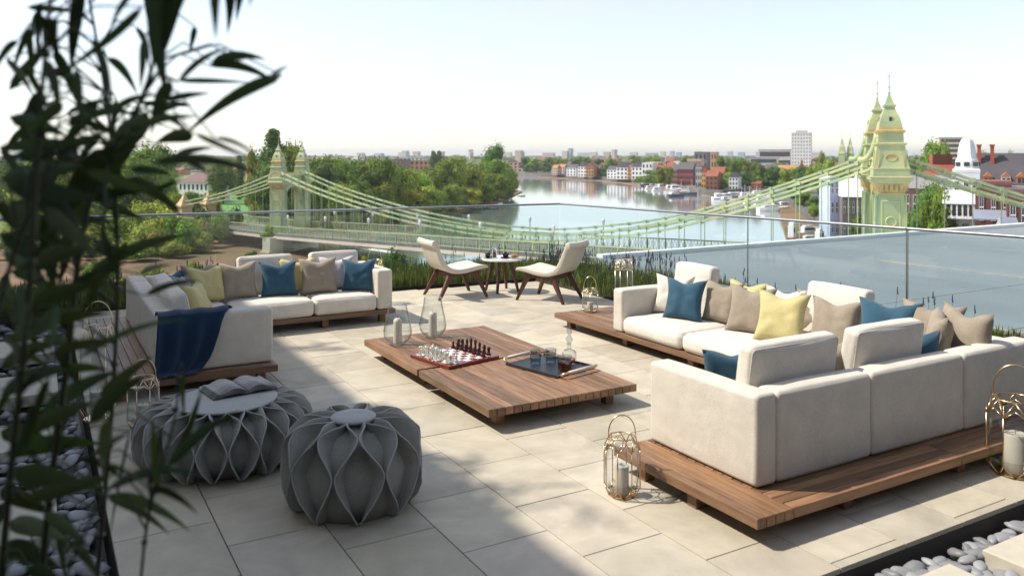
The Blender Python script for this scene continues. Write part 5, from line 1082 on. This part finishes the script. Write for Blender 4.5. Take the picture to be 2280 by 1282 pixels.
def towerpart(base,zc,rot,fullh):
    """one turret; zc = height of its cornice"""
    p=C(base,0); x,y=p.x,p.y
    mb=MB(); zs=-17.4
    rect(mb,x,y,rot,[(1.55,zs+3.2),(1.55,zs+3.6),(1.3,zs+4.0),(1.26,zc-7),(1.12,zc-2.0),(1.08,zc-1.5)])
    # side buttress strips
    for sx in(-1,1):
        for sy in (-1,1):
            mb.at(x,y,0,rot); mb.box(sx*1.02-.16,sx*1.02+.16,sy*1.22-.08,sy*1.22+.08,zs+4,zc-1.6); mb.at()
    body=bb(mb,'shaft',M['bteal'])
    mb=MB(); rect(mb,x,y,rot,[(1.10,zc-1.5),(1.2,zc-1.4),(1.14,zc-1.3),(1.42,zc-.55),(1.46,zc-.5)]); 
    for k in range(5):
        for sgn,ax in((-1,0),(1,0),(-1,1),(1,1)):
            t_=(-.8+.4*k); mb.at(x,y,0,rot); q0=(t_,sgn*1.33) if ax==0 else (sgn*1.33,t_); mb.box(q0[0]-.12,q0[0]+.12,q0[1]-.12,q0[1]+.12,zc-1.2,zc-.62); mb.at()
    bb(mb,'gilded_capital',M['bgold'],parent=br)
    mb=MB(); rect(mb,x,y,rot,[(1.5,zc-.5),(1.55,zc-.35),(1.72,zc-.2),(1.72,zc),(1.5,zc+.12),(1.47,zc+.7),(1.50,zc+.72),(1.50,zc+.8),(1.42,zc+1.0),(1.25,zc+1.9),(1.14,zc+2.8),(1.26,zc+2.92),(1.26,zc+3.02),(1.05,zc+3.1),(1.02,zc+3.95)])
    bb(mb,'turret_body',M['bgreen'])
    mb=MB(); rect(mb,x,y,rot,[(1.27,zc+2.9),(1.29,zc+2.93),(1.29,zc+2.98),(1.27,zc+3.01)]); rect(mb,x,y,rot,[(1.50,zc+.73),(1.525,zc+.76),(1.50,zc+.79)]); rect(mb,x,y,rot,[(1.73,zc-.02),(1.75,zc+.02),(1.70,zc+.06)])
    for k in range(4):
        mb.at(x,y,0,rot+k*PI/2)
        for j in range(9): mb.box(1.03,1.06,-.9+j*.225-.03,-.9+j*.225+.03,zc+3.5,zc+3.56)
        for j in range(-5,6): mb.box(1.16,1.19,j*.2-.04,j*.2+.04,zc+4.03,zc+4.12)
        for j in (-1,1): mb.tube([(1.30,j*.95,zc+2.4),(1.42,j*1.02,zc+1.3),(1.49,j*1.1,zc+.9)],.035,5)
    bb(mb,'gilded_lines',M['bgold'])
    mb=MB(); rect(mb,x,y,rot,[(1.04,zc+3.9),(1.16,zc+4.0),(1.16,zc+4.15),(1.0,zc+4.25),(.96,zc+4.5)]);
    bb(mb,'turret_band',M['bgold'])
    mb=MB(); rect(mb,x,y,rot,[(.95,zc+4.5),(.86,zc+5.0),(.70,zc+5.5),(.52,zc+5.9),(.42,zc+6.15),(.41,zc+6.25),(.52,zc+6.3),(.52,zc+6.45),(.40,zc+6.5),(.30,zc+6.7),(.12,zc+7.3),(.06,zc+7.5)])
    mb.at(x,y,0); mb.lathe([(.04,zc+7.4),(.12,zc+7.6),(.04,zc+7.7),(.04,zc+8.0),(.10,zc+8.1),(.03,zc+8.2),(.03,zc+9.0),(.07,zc+9.08),(.01,zc+9.3)],8); mb.at()
    rf=bb(mb,'turret_roof',M['bgreen'])
    for k in range(4):
        mb=MB(); mb.at(x,y,0,rot+k*PI/2); mb.box(.60,.86,-.17,.17,zc+4.95,zc+5.4,None); bb(mb,'lucarne',M['bgreen'],parent=rf)
        mb=MB(); mb.at(x,y,0,rot+k*PI/2); mb.box(.861,.875,-.10,.10,zc+5.0,zc+5.35,None); bb(mb,'dark_opening',M['black'],parent=rf)
    mb=MB()
    for k in range(4):
        mb.at(x,y,0,rot+k*PI/2); vs=[]
        pts=[(1.50-.0,.42*math.cos(a)*1.15,zc+1.75+.30*math.sin(a)) for a in [2*PI*i/16 for i in range(16)]]; sl=(1.46-1.2)/2.0
        mb.tube([(1.30-(p[2]-zc-1.75)*.12,p[1],p[2]) for p in pts],.055,6,closed=True)
        mb.add([(1.285-(.30*math.sin(a))*.12,.42*math.cos(a)*1.1,zc+1.75+.28*math.sin(a)) for a in [2*PI*i/16 for i in range(16)]],[tuple(range(16))])
    bb(mb,'oval_medallion',M['bgold'])
    mb=MB()
    for k in range(4):
        mb.at(x,y,0,rot+k*PI/2); mb.tube([(1.13+(zc-2-z_)*.028,a_,z_) for a_,z_ in [(.42*math.cos(2*PI*i/14),zc-3.9+.42*math.sin(2*PI*i/14)) for i in range(14)]],.06,5,closed=True)
        for a_ in(-.72,.72): mb.tube([(1.10,a_,zc-2.0),(1.25,a_*1.08,zc-6.8)],.06,5)
        mb.tube([(1.11,-.72,zc-2.1),(1.11,.72,zc-2.1)],.06,5)
    bb(mb,'shaft_moulding',M['bgreen'])
    # scroll brackets either side along the road
    return body
def gate(N_,F_,zc,road):
    d=(C(F_,0)-C(N_,0)); rot=math.atan2(d.y,d.x)
    towerpart(N_,zc,rot,0); towerpart(F_,zc,rot,0)
    # second pair of slimmer pilasters on the away side, and the portal arch
    Ln=d.length; p=C(N_,0); mb=MB(); mb.at(p.x,p.y,0,rot); n=16; ys=(-.75,.75)
    x0,x1=1.25,Ln-1.25; zt=zc+1.0; R=(x1-x0)/2; zi=zc-1.0-R*.0; cx_=(x0+x1)/2; spr=zc-1.2-R*.75
    vs=[];fs=[]
    for i in range(n+1):
        a=PI-PI*i/n; xx=cx_+R*math.cos(a)*.985; zz=spr+R*.8*math.sin(a)
        for y_ in ys: vs+=[(xx,y_,zz),(xx,y_,zt)]
    for i in range(n):
        o=i*4; fs+=[(o,o+4,o+5,o+1),(o+2,o+3,o+7,o+6),(o,o+2,o+6,o+4),(o+1,o+5,o+7,o+3)]
    fs+=[(0,1,3,2),(n*4,n*4+2,n*4+3,n*4+1)]
    mb.add(vs,fs); mb.box(x0,x1,-.95,.95,zt,zt+.35); mb.box(x0,x1,-.95,.95,zc-.35,zc-.05)
    for k in range(7):
        xx=x0+(k+.5)*(x1-x0)/7; mb.box(xx-.12,xx+.12,-.3,.3,zt+.35,zt+.85)
    bb(mb,'portal_arch',M['bgreen'])
    mb=MB(); mb.at(p.x,p.y,0,rot)
    for sx in(-1.6,Ln+1.6):
        pass
    mb.prism([(-2.4,-2.2),(Ln+2.4,-2.2),(Ln+3.4,0),(Ln+2.4,2.2),(-2.4,2.2),(-3.4,0)],-18.5,road-.9); mb.prism([(-2.7,-2.5),(Ln+2.7,-2.5),(Ln+3.8,0),(Ln+2.7,2.5),(-2.7,2.5),(-3.8,0)],-18.5,-17.0)
    bb(mb,'pier',M['bstone'])
    return rot
zcL=-3.45; zcR=.0
gate(LN,LF,zcL,-13.4); gate(RN,RF,zcR,-9.0)
# chain curve: height against fraction of the span
kt=[(0,-2.2),(.12,-4.9),(.266,-7.3),(.4165,-8.9),(.61,-9.4),(.72,-8.0),(.788,-6.6),(.852,-4.6),(.941,-1.2),(1,1.3)]
def cz(t):
    for (a,za),(b,zb_) in zip(kt[:-1],kt[1:]):
        if t<=b:
            i=kt.index((a,za)); k=(t-a)/(b-a); m0=(kt[min(i+1,9)][1]-kt[max(i-1,0)][1])/(kt[min(i+1,9)][0]-kt[max(i-1,0)][0]); m1=(kt[min(i+2,9)][1]-kt[i][1])/(kt[min(i+2,9)][0]-kt[i][0]); h=b-a
            return (2*k**3-3*k*k+1)*za+(k**3-2*k*k+k)*h*m0+(-2*k**3+3*k*k)*zb_+(k**3-k*k)*h*m1
    return kt[-1][1]
dz=lambda t: -13.7+4.6*t     # roadway level
off=Vector((-.25,-.95,0)).normalized()*.35
hang=MB(); 
def span(P0,P1,zf,df,n,t0=0,name=''):
    for up in(0,.95):
        mb=MB()
        pts=[P0.lerp(P1,i/n) for i in range(n+1)]; pp=[C(p,zf(i/n)+up*(.75+.25*abs(2*i/n-1))) for i,p in enumerate(pts)]
        for a,b in zip(pp[:-1],pp[1:]): 
            for s_ in(-.16,0,.16):
                o_=Vector((0,0,0)); sd=(b-a).cross(Vector((0,0,1))).normalized()*s_; mb.beam(a+sd,b+sd,.09,.23)
        for p in pp:
            sd=(pp[1]-pp[0]).cross(Vector((0,0,1))).normalized(); mb.beam(p-sd*.3,p+sd*.3,.36,.36); 
        bb(mb,'chain',M['bchain'])
hm_=None
def hangers(P0,P1,zf,df,n,every=1):
    global hm_
    for i in range(1,n):
        p=P0.lerp(P1,i/n); zt=zf(i/n)+(.45 if i%2 else 0); zb_=df(i/n)
        if zt-zb_<.6: continue
        if hm_ is None: m=MB(); m.box(-.035,.035,-.035,.035,0,1); hm_=m.mesh('hanger',M['bchain'])
        o=bpy.data.objects.new('hanger',hm_); col.objects.link(o); o.parent=br; o.location=C(p,zb_)-br.location; o.scale=(1,1,zt-zb_)
n1=42
for P0,P1 in((LN,RN),(LF,RF)):
    span(P0,P1,cz,dz,n1); 
hangers(LN,RN,cz,dz,n1); hangers(LF,RF,cz,dz,n1)
# left side span
LE_N=Vector((-78,196,0)); LE_F=Vector((-75.5,205,0))
zl=lambda t:-2.2+(-10.0+2.2)*t-1.3*4*t*(1-t)*.5
dl=lambda t:-13.7-.5*t
span(LN,LE_N,zl,dl,14); span(LF,LE_F,zl,dl,14); hangers(LN,LE_N,zl,dl,14)
RE_N=Vector((33.9+27,74-5.5,0)); RE_F=Vector((36.2+27,81.6-5.5,0))
zr=lambda t:1.3-8.2*t-1.6*t*(1-t)
dr=lambda t:-9.1+.6*t
span(RN,RE_N,zr,dr,12); span(RF,RE_F,zr,dr,12); hangers(RN,RE_N,zr,dr,12)
# dark curved saddles linking chains to the tower tops
for N_,zc,zz in((RN,zcR,1.3),(RF,zcR,1.3),(LN,zcL,-2.2),(LF,zcL,-2.2)):
    o_=(LN-RN).normalized() if N_ in(RN,RF) else (RN-LN).normalized()
    mb=MB(); pts=[]
    for i in range(9):
        t=i/8; pts.append(C(N_+o_*(1.1+1.7*t**1.4),zc+4.0*(1-t)**1.8+ (zz-zc+.3)*t))
    mb.tube(pts,.26,7,r2=.34); bb(mb,'scroll_bracket',M['bteal'],smooth=True)
# decks
def deck(N0,F0,N1,F1,df,n,nm):
    mb=MB(); st=MB(); rl=[MB(),MB()]; wn=(F0-N0).normalized()*1.9
    for i in range(n):
        a,b=i/n,(i+1)/n
        q=[C(N0.lerp(N1,a)-wn,df(a)),C(N0.lerp(N1,b)-wn,df(b)),C(F0.lerp(F1,b)+wn,df(b)),C(F0.lerp(F1,a)+wn,df(a))]
        dn=Vector((0,0,-.5)); mb.add(q+[v+dn for v in q],[(0,1,2,3),(7,6,5,4),(0,4,5,1),(2,6,7,3)])
        for k,(u,v) in enumerate(((q[0],q[1]),(q[3],q[2]))):
            h=Vector((0,0,1.55)); rl[k].beam(u+h,v+h,.22,.16); rl[k].beam(u+h*.12,v+h*.12,.10,.12)
            for j in range(3):
                c=u.lerp(v,j/3); rl[k].beam(c,c+h,.16 if j==0 else .05,.16 if j==0 else .05)
            # diagonal lattice
            for j in range(6):
                c0=u.lerp(v,j/6); c1=u.lerp(v,(j+1)/6); rl[k].beam(c0+h*.15,c1+h*.95,.03,.03); rl[k].beam(c1+h*.15,c0+h*.95,.03,.03)
        for u,v in((q[0],q[1]),(q[3],q[2])): st.beam(u+dn*1.3,v+dn*1.3,.35,.5)
    bb(mb,'roadway',M['road']); bb(st,'edge_girder',M['pink'])
    for r in rl: bb(r,'parapet',M['bgreen'])
deck(LN,LF,RN,RF,dz,42,'main'); deck(LE_N,LE_F,LN,LF,lambda t:dl(1-t),14,'left'); deck(RN,RF,RE_N,RE_F,dr,10,'right')
# left anchorage turret
for N_,l in((LE_N,0),(LE_F,0)):
    p=C(N_,0); mb=MB(); rect(mb,p.x,p.y,.3,[(1.5,-16.5),(1.5,-12.8),(1.35,-12.6),(1.25,-10.6),(1.6,-10.3),(1.6,-10.0),(1.1,-9.4),(.5,-8.2),(.12,-7.4)]); bb(mb,'anchor_turret',mat('anchor_stone',(.52,.36,.20),rough=.8,var=.15,vs=1))
# lower landing pontoon lines by the water right of the far pier
pt=MB(); pt.beam(W(A(765,150),150,Z(545,150)),W(A(875,128),128,Z(562,128)),.8,.25); tag(pt.build('gangway',M['coping']),'pale gangway rail running down to the water below the bridge','gangway')
# lamps
lm=None
def lamp(px,d,zb,i,where):
    global lm
    t=thing('street_lamp','pale green lamp post on the bridge parapet, %s from the far tower'%ordn(i),'street lamp',W(A(px,d),d,zb),0,'lamp posts on the bridge')
    global LM
    if lm is None:
        a=MB().tube([(0,0,0),(0,0,3.0)],.07,6); a.lathe([(.16,0),(.16,.5),(.08,.7)],8); b=MB().lathe([(.06,3.0),(.20,3.15),(.26,3.7),(.1,3.85),(.02,4.0)],6)
        lm=(a.mesh('post',M['bgreen']),b.mesh('lantern_head',M['coping']))
    for nm,me in zip(('post','lantern_head'),lm):
        o=bpy.data.objects.new(nm,me); col.objects.link(o); o.parent=t
k=0
for t_ in(.05,.17,.29,.41,.53,.65):
    for N0,N1,sg in((LN,RN,-1.9),(LF,RF,1.9)):
        wn=(LF-LN).normalized()*sg; p=N0.lerp(N1,t_+(0 if sg<0 else .05))+wn; o_=C(p,dz(t_))
        d_=p.y; lamp(p.x/p.y*1833+1140,p.y,dz(t_+(0 if sg<0 else .05)),k,''); k+=1
# small waymarker on the water
# far turrets behind (second bridge tower pair seen over the chains)
for i,px in enumerate((1875,1893)):
    d=345; t=thing('chain_turret','pale ochre pointed turret above the chains, %s of a pair left of the near tower'%ORD[i],'turret',W(A(px,d),d,-15),R_(30))
    mb=MB(); s=d/1833.; zq=lambda y:Z(y,d)+15
    mb.lathe([(9*s,0),(9*s,zq(345)),(10*s,zq(344)),(10*s,zq(341)),(8.5*s,zq(338)),(7*s,zq(328)),(3.4*s,zq(321)),(3.8*s,zq(319)),(2*s,zq(312)),(.5*s,zq(306)),(.3*s,zq(290))],4,rot=PI/4); mb.build('turret_shaft',M['bgreen'],t)
# ================================================================ BOATS
M['hullw']=mat('white_hull',(.74,.74,.74),rough=.4); M['hulld']=mat('dark_hull',(.05,.055,.07),rough=.5); M['hullr']=mat('red_hull',(.32,.04,.05),rough=.5); M['hullg']=mat('teal_hull',(.10,.22,.22),rough=.5)
def boat(label,px,d,L_,hull,cab,mast_,ang,kind='boat',z=WZ,grp=None,cabm='hullw'):
    t=thing(kind,label,'boat',W(A(px,d),d,z),R_(ang),grp); w=L_*.15
    secs=[(-.5,.75,.0),(-.3,1,0),(.1,1,0),(.35,.65,.08),(.5,.04,.2)]; vs=[];fs=[]; H=L_*.09+.35
    for x,k,up in secs:
        for y_,z_ in((-w*k,H+up*H),(-w*k*.75,-.1),(w*k*.75,-.1),(w*k,H+up*H)): vs.append((x*L_,y_,z_))
    for i in range(4):
        o=i*4; fs+=[(o,o+1,o+5,o+4),(o+1,o+2,o+6,o+5),(o+2,o+3,o+7,o+6),(o+3,o,o+4,o+7)]
    fs+=[(0,3,2,1),(16,17,18,19)]
    MB().add(vs,fs).build('hull',M[hull],t)
    if cab:
        mb=MB(); mb.box(-.36*L_,.12*L_,-w*.7,w*.7,H,H+cab); mb.box(-.3*L_,.0,-w*.6,w*.6,H+cab,H+cab*1.25); c=mb.build('cabin',M[cabm],t,bevel=.05)
        MB().box(-.33*L_,.08*L_,-w*.705,-w*.701,H+cab*.4,H+cab*.8).build('window_strip',M['win'],c)
        MB().box(-.33*L_,.08*L_,w*.701,w*.705,H+cab*.4,H+cab*.8).build('window_strip',M['win'],c)
    if mast_:
        mb=MB().tube([(.05*L_,0,H),(.05*L_,0,H+mast_)],.10,5,r2=.05); mb.tube([(.05*L_,0,H+1.6),(-.35*L_,0,H+1.7)],.08,5); mb.build('mast',M['wframe'],t)
    return t
def bd(py): return wy(py,WZ)
bt=[(1440,bd(414),11,'hulld',1.2,0,10,'dark low barge, leftmost of the moored group in mid river'),(1455,bd(417),9,'hullw',1.0,5,20,'small white yacht beside the dark barge in mid river'),(1468,bd(421),10,'hullw',1.2,6,-10,'white motor yacht in front of the mid river group'),(1480,bd(421),14,'hullw',1.6,17,15,'tall masted white sailing ship in the mid river group'),(1497,bd(424),12,'hullr',1.8,0,10,'red and white houseboat in the mid river group'),(1508,bd(425),12,'hullw',2.2,0,0,'white houseboat with a tan roof in the mid river group'),(1505,bd(438),12,'hulld',.9,0,25,'black barge nearest the camera in the mid river group'),(1530,bd(434),12,'hulld',1.0,3,-15,'dark barge at the right end of the mid river group'),(1520,bd(422),9,'hullg',1.2,0,15,'teal boat behind the black barges'),
(1608,bd(444),10,'hullw',1.4,0,5,'white cabin boat at the left end of the moored row by the right shore'),(1622,bd(443),10,'hullg',1.4,0,12,'teal and white boat second in the moored row by the right shore'),(1636,bd(441),10,'hullr',1.5,0,10,'dark red boat with white cabin in the moored row'),(1650,bd(440),9,'hullw',1.3,4,10,'white sailing boat in the moored row by the right shore'),(1662,bd(441),9,'hullw',1.5,0,15,'white cruiser right of the white sailing boat'),(1676,bd(444),9,'hullg',1.3,0,10,'teal cruiser under the chains'),(1690,bd(438),10,'hullw',1.6,3,14,'tall white cruiser behind the chains'),(1706,bd(437),10,'hulld',1.5,0,20,'dark boat with white cabin close to the bank'),(1722,bd(444),9,'hullw',1.5,5,25,'white boat near the bushes on the right bank'),(1700,bd(452),9,'hullw',1.2,0,12,'small white boat below the moored row'),
(1722,bd(470),13,'hullw',.8,0,12,'long white rowing launch above the handrail'),(1748,bd(461),8,'hulld',1.0,0,22,'navy boat at the mud edge'),
(1805,bd(525),7.5,'hullw',1.6,0,20,'white cabin cruiser seen just under the handrail'),(1828,bd(522),6,'hullw',1.1,0,5,'small cream boat right of the white cabin cruiser'),(1812,bd(540),7,'hulld',.7,0,5,'dark inflatable boat in front of the white cabin cruiser')]
for px,d,L_,h,c,m_,an,l in bt: boat(l,px,d,L_*(.78 if px<1560 else .9),h,c*.8,m_,an-30,grp='moored boats')
_q=random.Random(31)
for i,(px,py) in enumerate(((1446,421),(1462,426),(1489,430),(1515,430),(1539,427),(1600,438),(1615,449),(1629,448),(1643,446),(1657,447),(1670,436),(1683,449),(1697,444),(1712,449),(1735,452),(1600,452),(1668,452),(1730,462))):
    boat('small moored boat near the right shore, %s of the small ones'%ordn(i),px,bd(py),_q.uniform(5,8),_q.choice(['hullw','hulld','hullw','hullr','hullg']),_q.choice([0,.8,1.1]),_q.choice([0,0,4,6]),_q.uniform(-50,10),grp='small moored boats')
boat('red hulled boat under a white cover on the mud by the promenade',1765,178,5.6,'hullr',2.6,0,30,z=-16.6,grp='moored boats')
boat('white covered boat on the mud right of the red one',1827,168,5,'hullw',2.3,0,20,z=-16.6,grp='moored boats')
struct(MB().prism([tuple(W(A(px,d),d))[:2] for px,d in((1735,330),(1790,330),(1850,230),(1900,140),(1790,165),(1752,190),(1738,250))],-18.5,-16.6).build('mud_bank',M['mud']))
# parked cars and people on the promenade
def car(label,px,d,c,ang):
    t=thing('parked_car',label,'car',W(A(px,d),d,-14.93),R_(ang),'cars on the promenade'); m=mat('car_paint',c,rough=.3)
    mb=MB(); mb.box(-2.1,2.1,-.85,.85,.3,.95); mb.add([(-1.5,-.8,.95),(1.3,-.8,.95),(1.3,.8,.95),(-1.5,.8,.95),(-1.1,-.68,1.5),(.6,-.68,1.5),(.6,.68,1.5),(-1.1,.68,1.5)],[(4,5,6,7),(0,1,5,4),(1,2,6,5),(2,3,7,6),(3,0,4,7)]); mb.build('body',m,t,bevel=.08)
    for x in(-1.3,1.3):
        for y in(-.8,.8): MB().tube([(x,y-.1,.32),(x,y+.1,.32)],.32,12).build('wheel',M['hulld'],t)
car('dark parked car on the promenade beside the boathouse',1890,172,(.05,.05,.06),60); car('dark red parked car beside the near tower',1912,140,(.25,.03,.05),55); car('silver parked car nearest the trees on the promenade',1868,205,(.4,.42,.45),65)
hz=MB().box(-9000,9000,-9000,9000,-24,40).build('haze',None); struct(hz,'stuff'); hz['label']='thin pale haze over the river and town'; hz['category']='haze'
hm2=bpy.data.materials.new('haze_air'); hm2.use_nodes=True; hn=hm2.node_tree; hn.nodes.remove(hn.nodes['Principled BSDF']); vp=hn.nodes.new('ShaderNodeVolumePrincipled'); vp.inputs['Color'].default_value=(.93,.95,1,1); vp.inputs['Density'].default_value=.00013; vp.inputs['Anisotropy'].default_value=.3; hn.links.new(vp.outputs[0],hn.nodes['Material Output'].inputs['Volume']); hz.data.materials.append(hm2)
# ================================================================ LIGHT, SKY, CAMERA
w=bpy.data.worlds.new('World'); sc.world=w; w.use_nodes=True; nt=w.node_tree; bg=nt.nodes['Background']
sk_=nt.nodes.new('ShaderNodeTexSky'); sk_.sky_type='NISHITA'; sk_.sun_disc=False
sd_=Vector((-.68,.48,1.0)).normalized(); el=math.asin(sd_.z); az=math.atan2(sd_.x,sd_.y)
sk_.sun_elevation=el; sk_.sun_rotation=az; sk_.altitude=0; sk_.air_density=1.0; sk_.dust_density=.5; sk_.ozone_density=1.5
hs=nt.nodes.new('ShaderNodeHueSaturation'); hs.inputs['Saturation'].default_value=.6; nt.links.new(sk_.outputs[0],hs.inputs['Color']); 
_g=nt.nodes.new('ShaderNodeTexCoord'); _mp=nt.nodes.new('ShaderNodeMapping'); _mp.inputs['Scale'].default_value=(1.2,1.2,7); nt.links.new(_g.outputs['Generated'],_mp.inputs[0])
_nz=nt.nodes.new('ShaderNodeTexNoise'); _nz.inputs['Scale'].default_value=2.6; _nz.inputs['Detail'].default_value=7; _nz.inputs['Roughness'].default_value=.6; _nz.inputs['Distortion'].default_value=.5; nt.links.new(_mp.outputs[0],_nz.inputs['Vector'])
_mr=nt.nodes.new('ShaderNodeMapRange'); _mr.inputs[1].default_value=.42; _mr.inputs[2].default_value=.75; _mr.inputs[3].default_value=.0; _mr.inputs[4].default_value=.5; nt.links.new(_nz.outputs['Fac'],_mr.inputs[0])
_cm=nt.nodes.new('ShaderNodeMix'); _cm.data_type='RGBA'; nt.links.new(_mr.outputs[0],_cm.inputs[0]); nt.links.new(hs.outputs[0],_cm.inputs[6]); _cm.inputs[7].default_value=(4.4,4.35,4.35,1); nt.links.new(_cm.outputs[2],bg.inputs[0]); bg.inputs[1].default_value=.122
sun=bpy.data.lights.new('sun','SUN'); sun.energy=3.5; sun.angle=R_(1.0); sun.color=(1,.915,.785)
so=bpy.data.objects.new('sun',sun); col.objects.link(so); so.rotation_euler=sd_.to_track_quat('Z','Y').to_euler()
cam=bpy.data.cameras.new('camera'); co=bpy.data.objects.new('camera',cam); col.objects.link(co); sc.camera=co
co.location=(0,0,2); co.rotation_euler=(R_(90),0,R_(-30)); cam.sensor_width=36; cam.lens=1833/2280*36; cam.shift_y=-296/2280; cam.clip_start=.05; cam.clip_end=30000
cam.dof.use_dof=True; cam.dof.focus_distance=8.0; cam.dof.aperture_fstop=2.8
sc.view_settings.view_transform='Standard'; sc.view_settings.look='None'; sc.view_settings.gamma=1; sc.view_settings.exposure=0.8
sc.render.engine='CYCLES'; sc.cycles.max_bounces=8; sc.cycles.transparent_max_bounces=24; sc.cycles.use_denoising=True
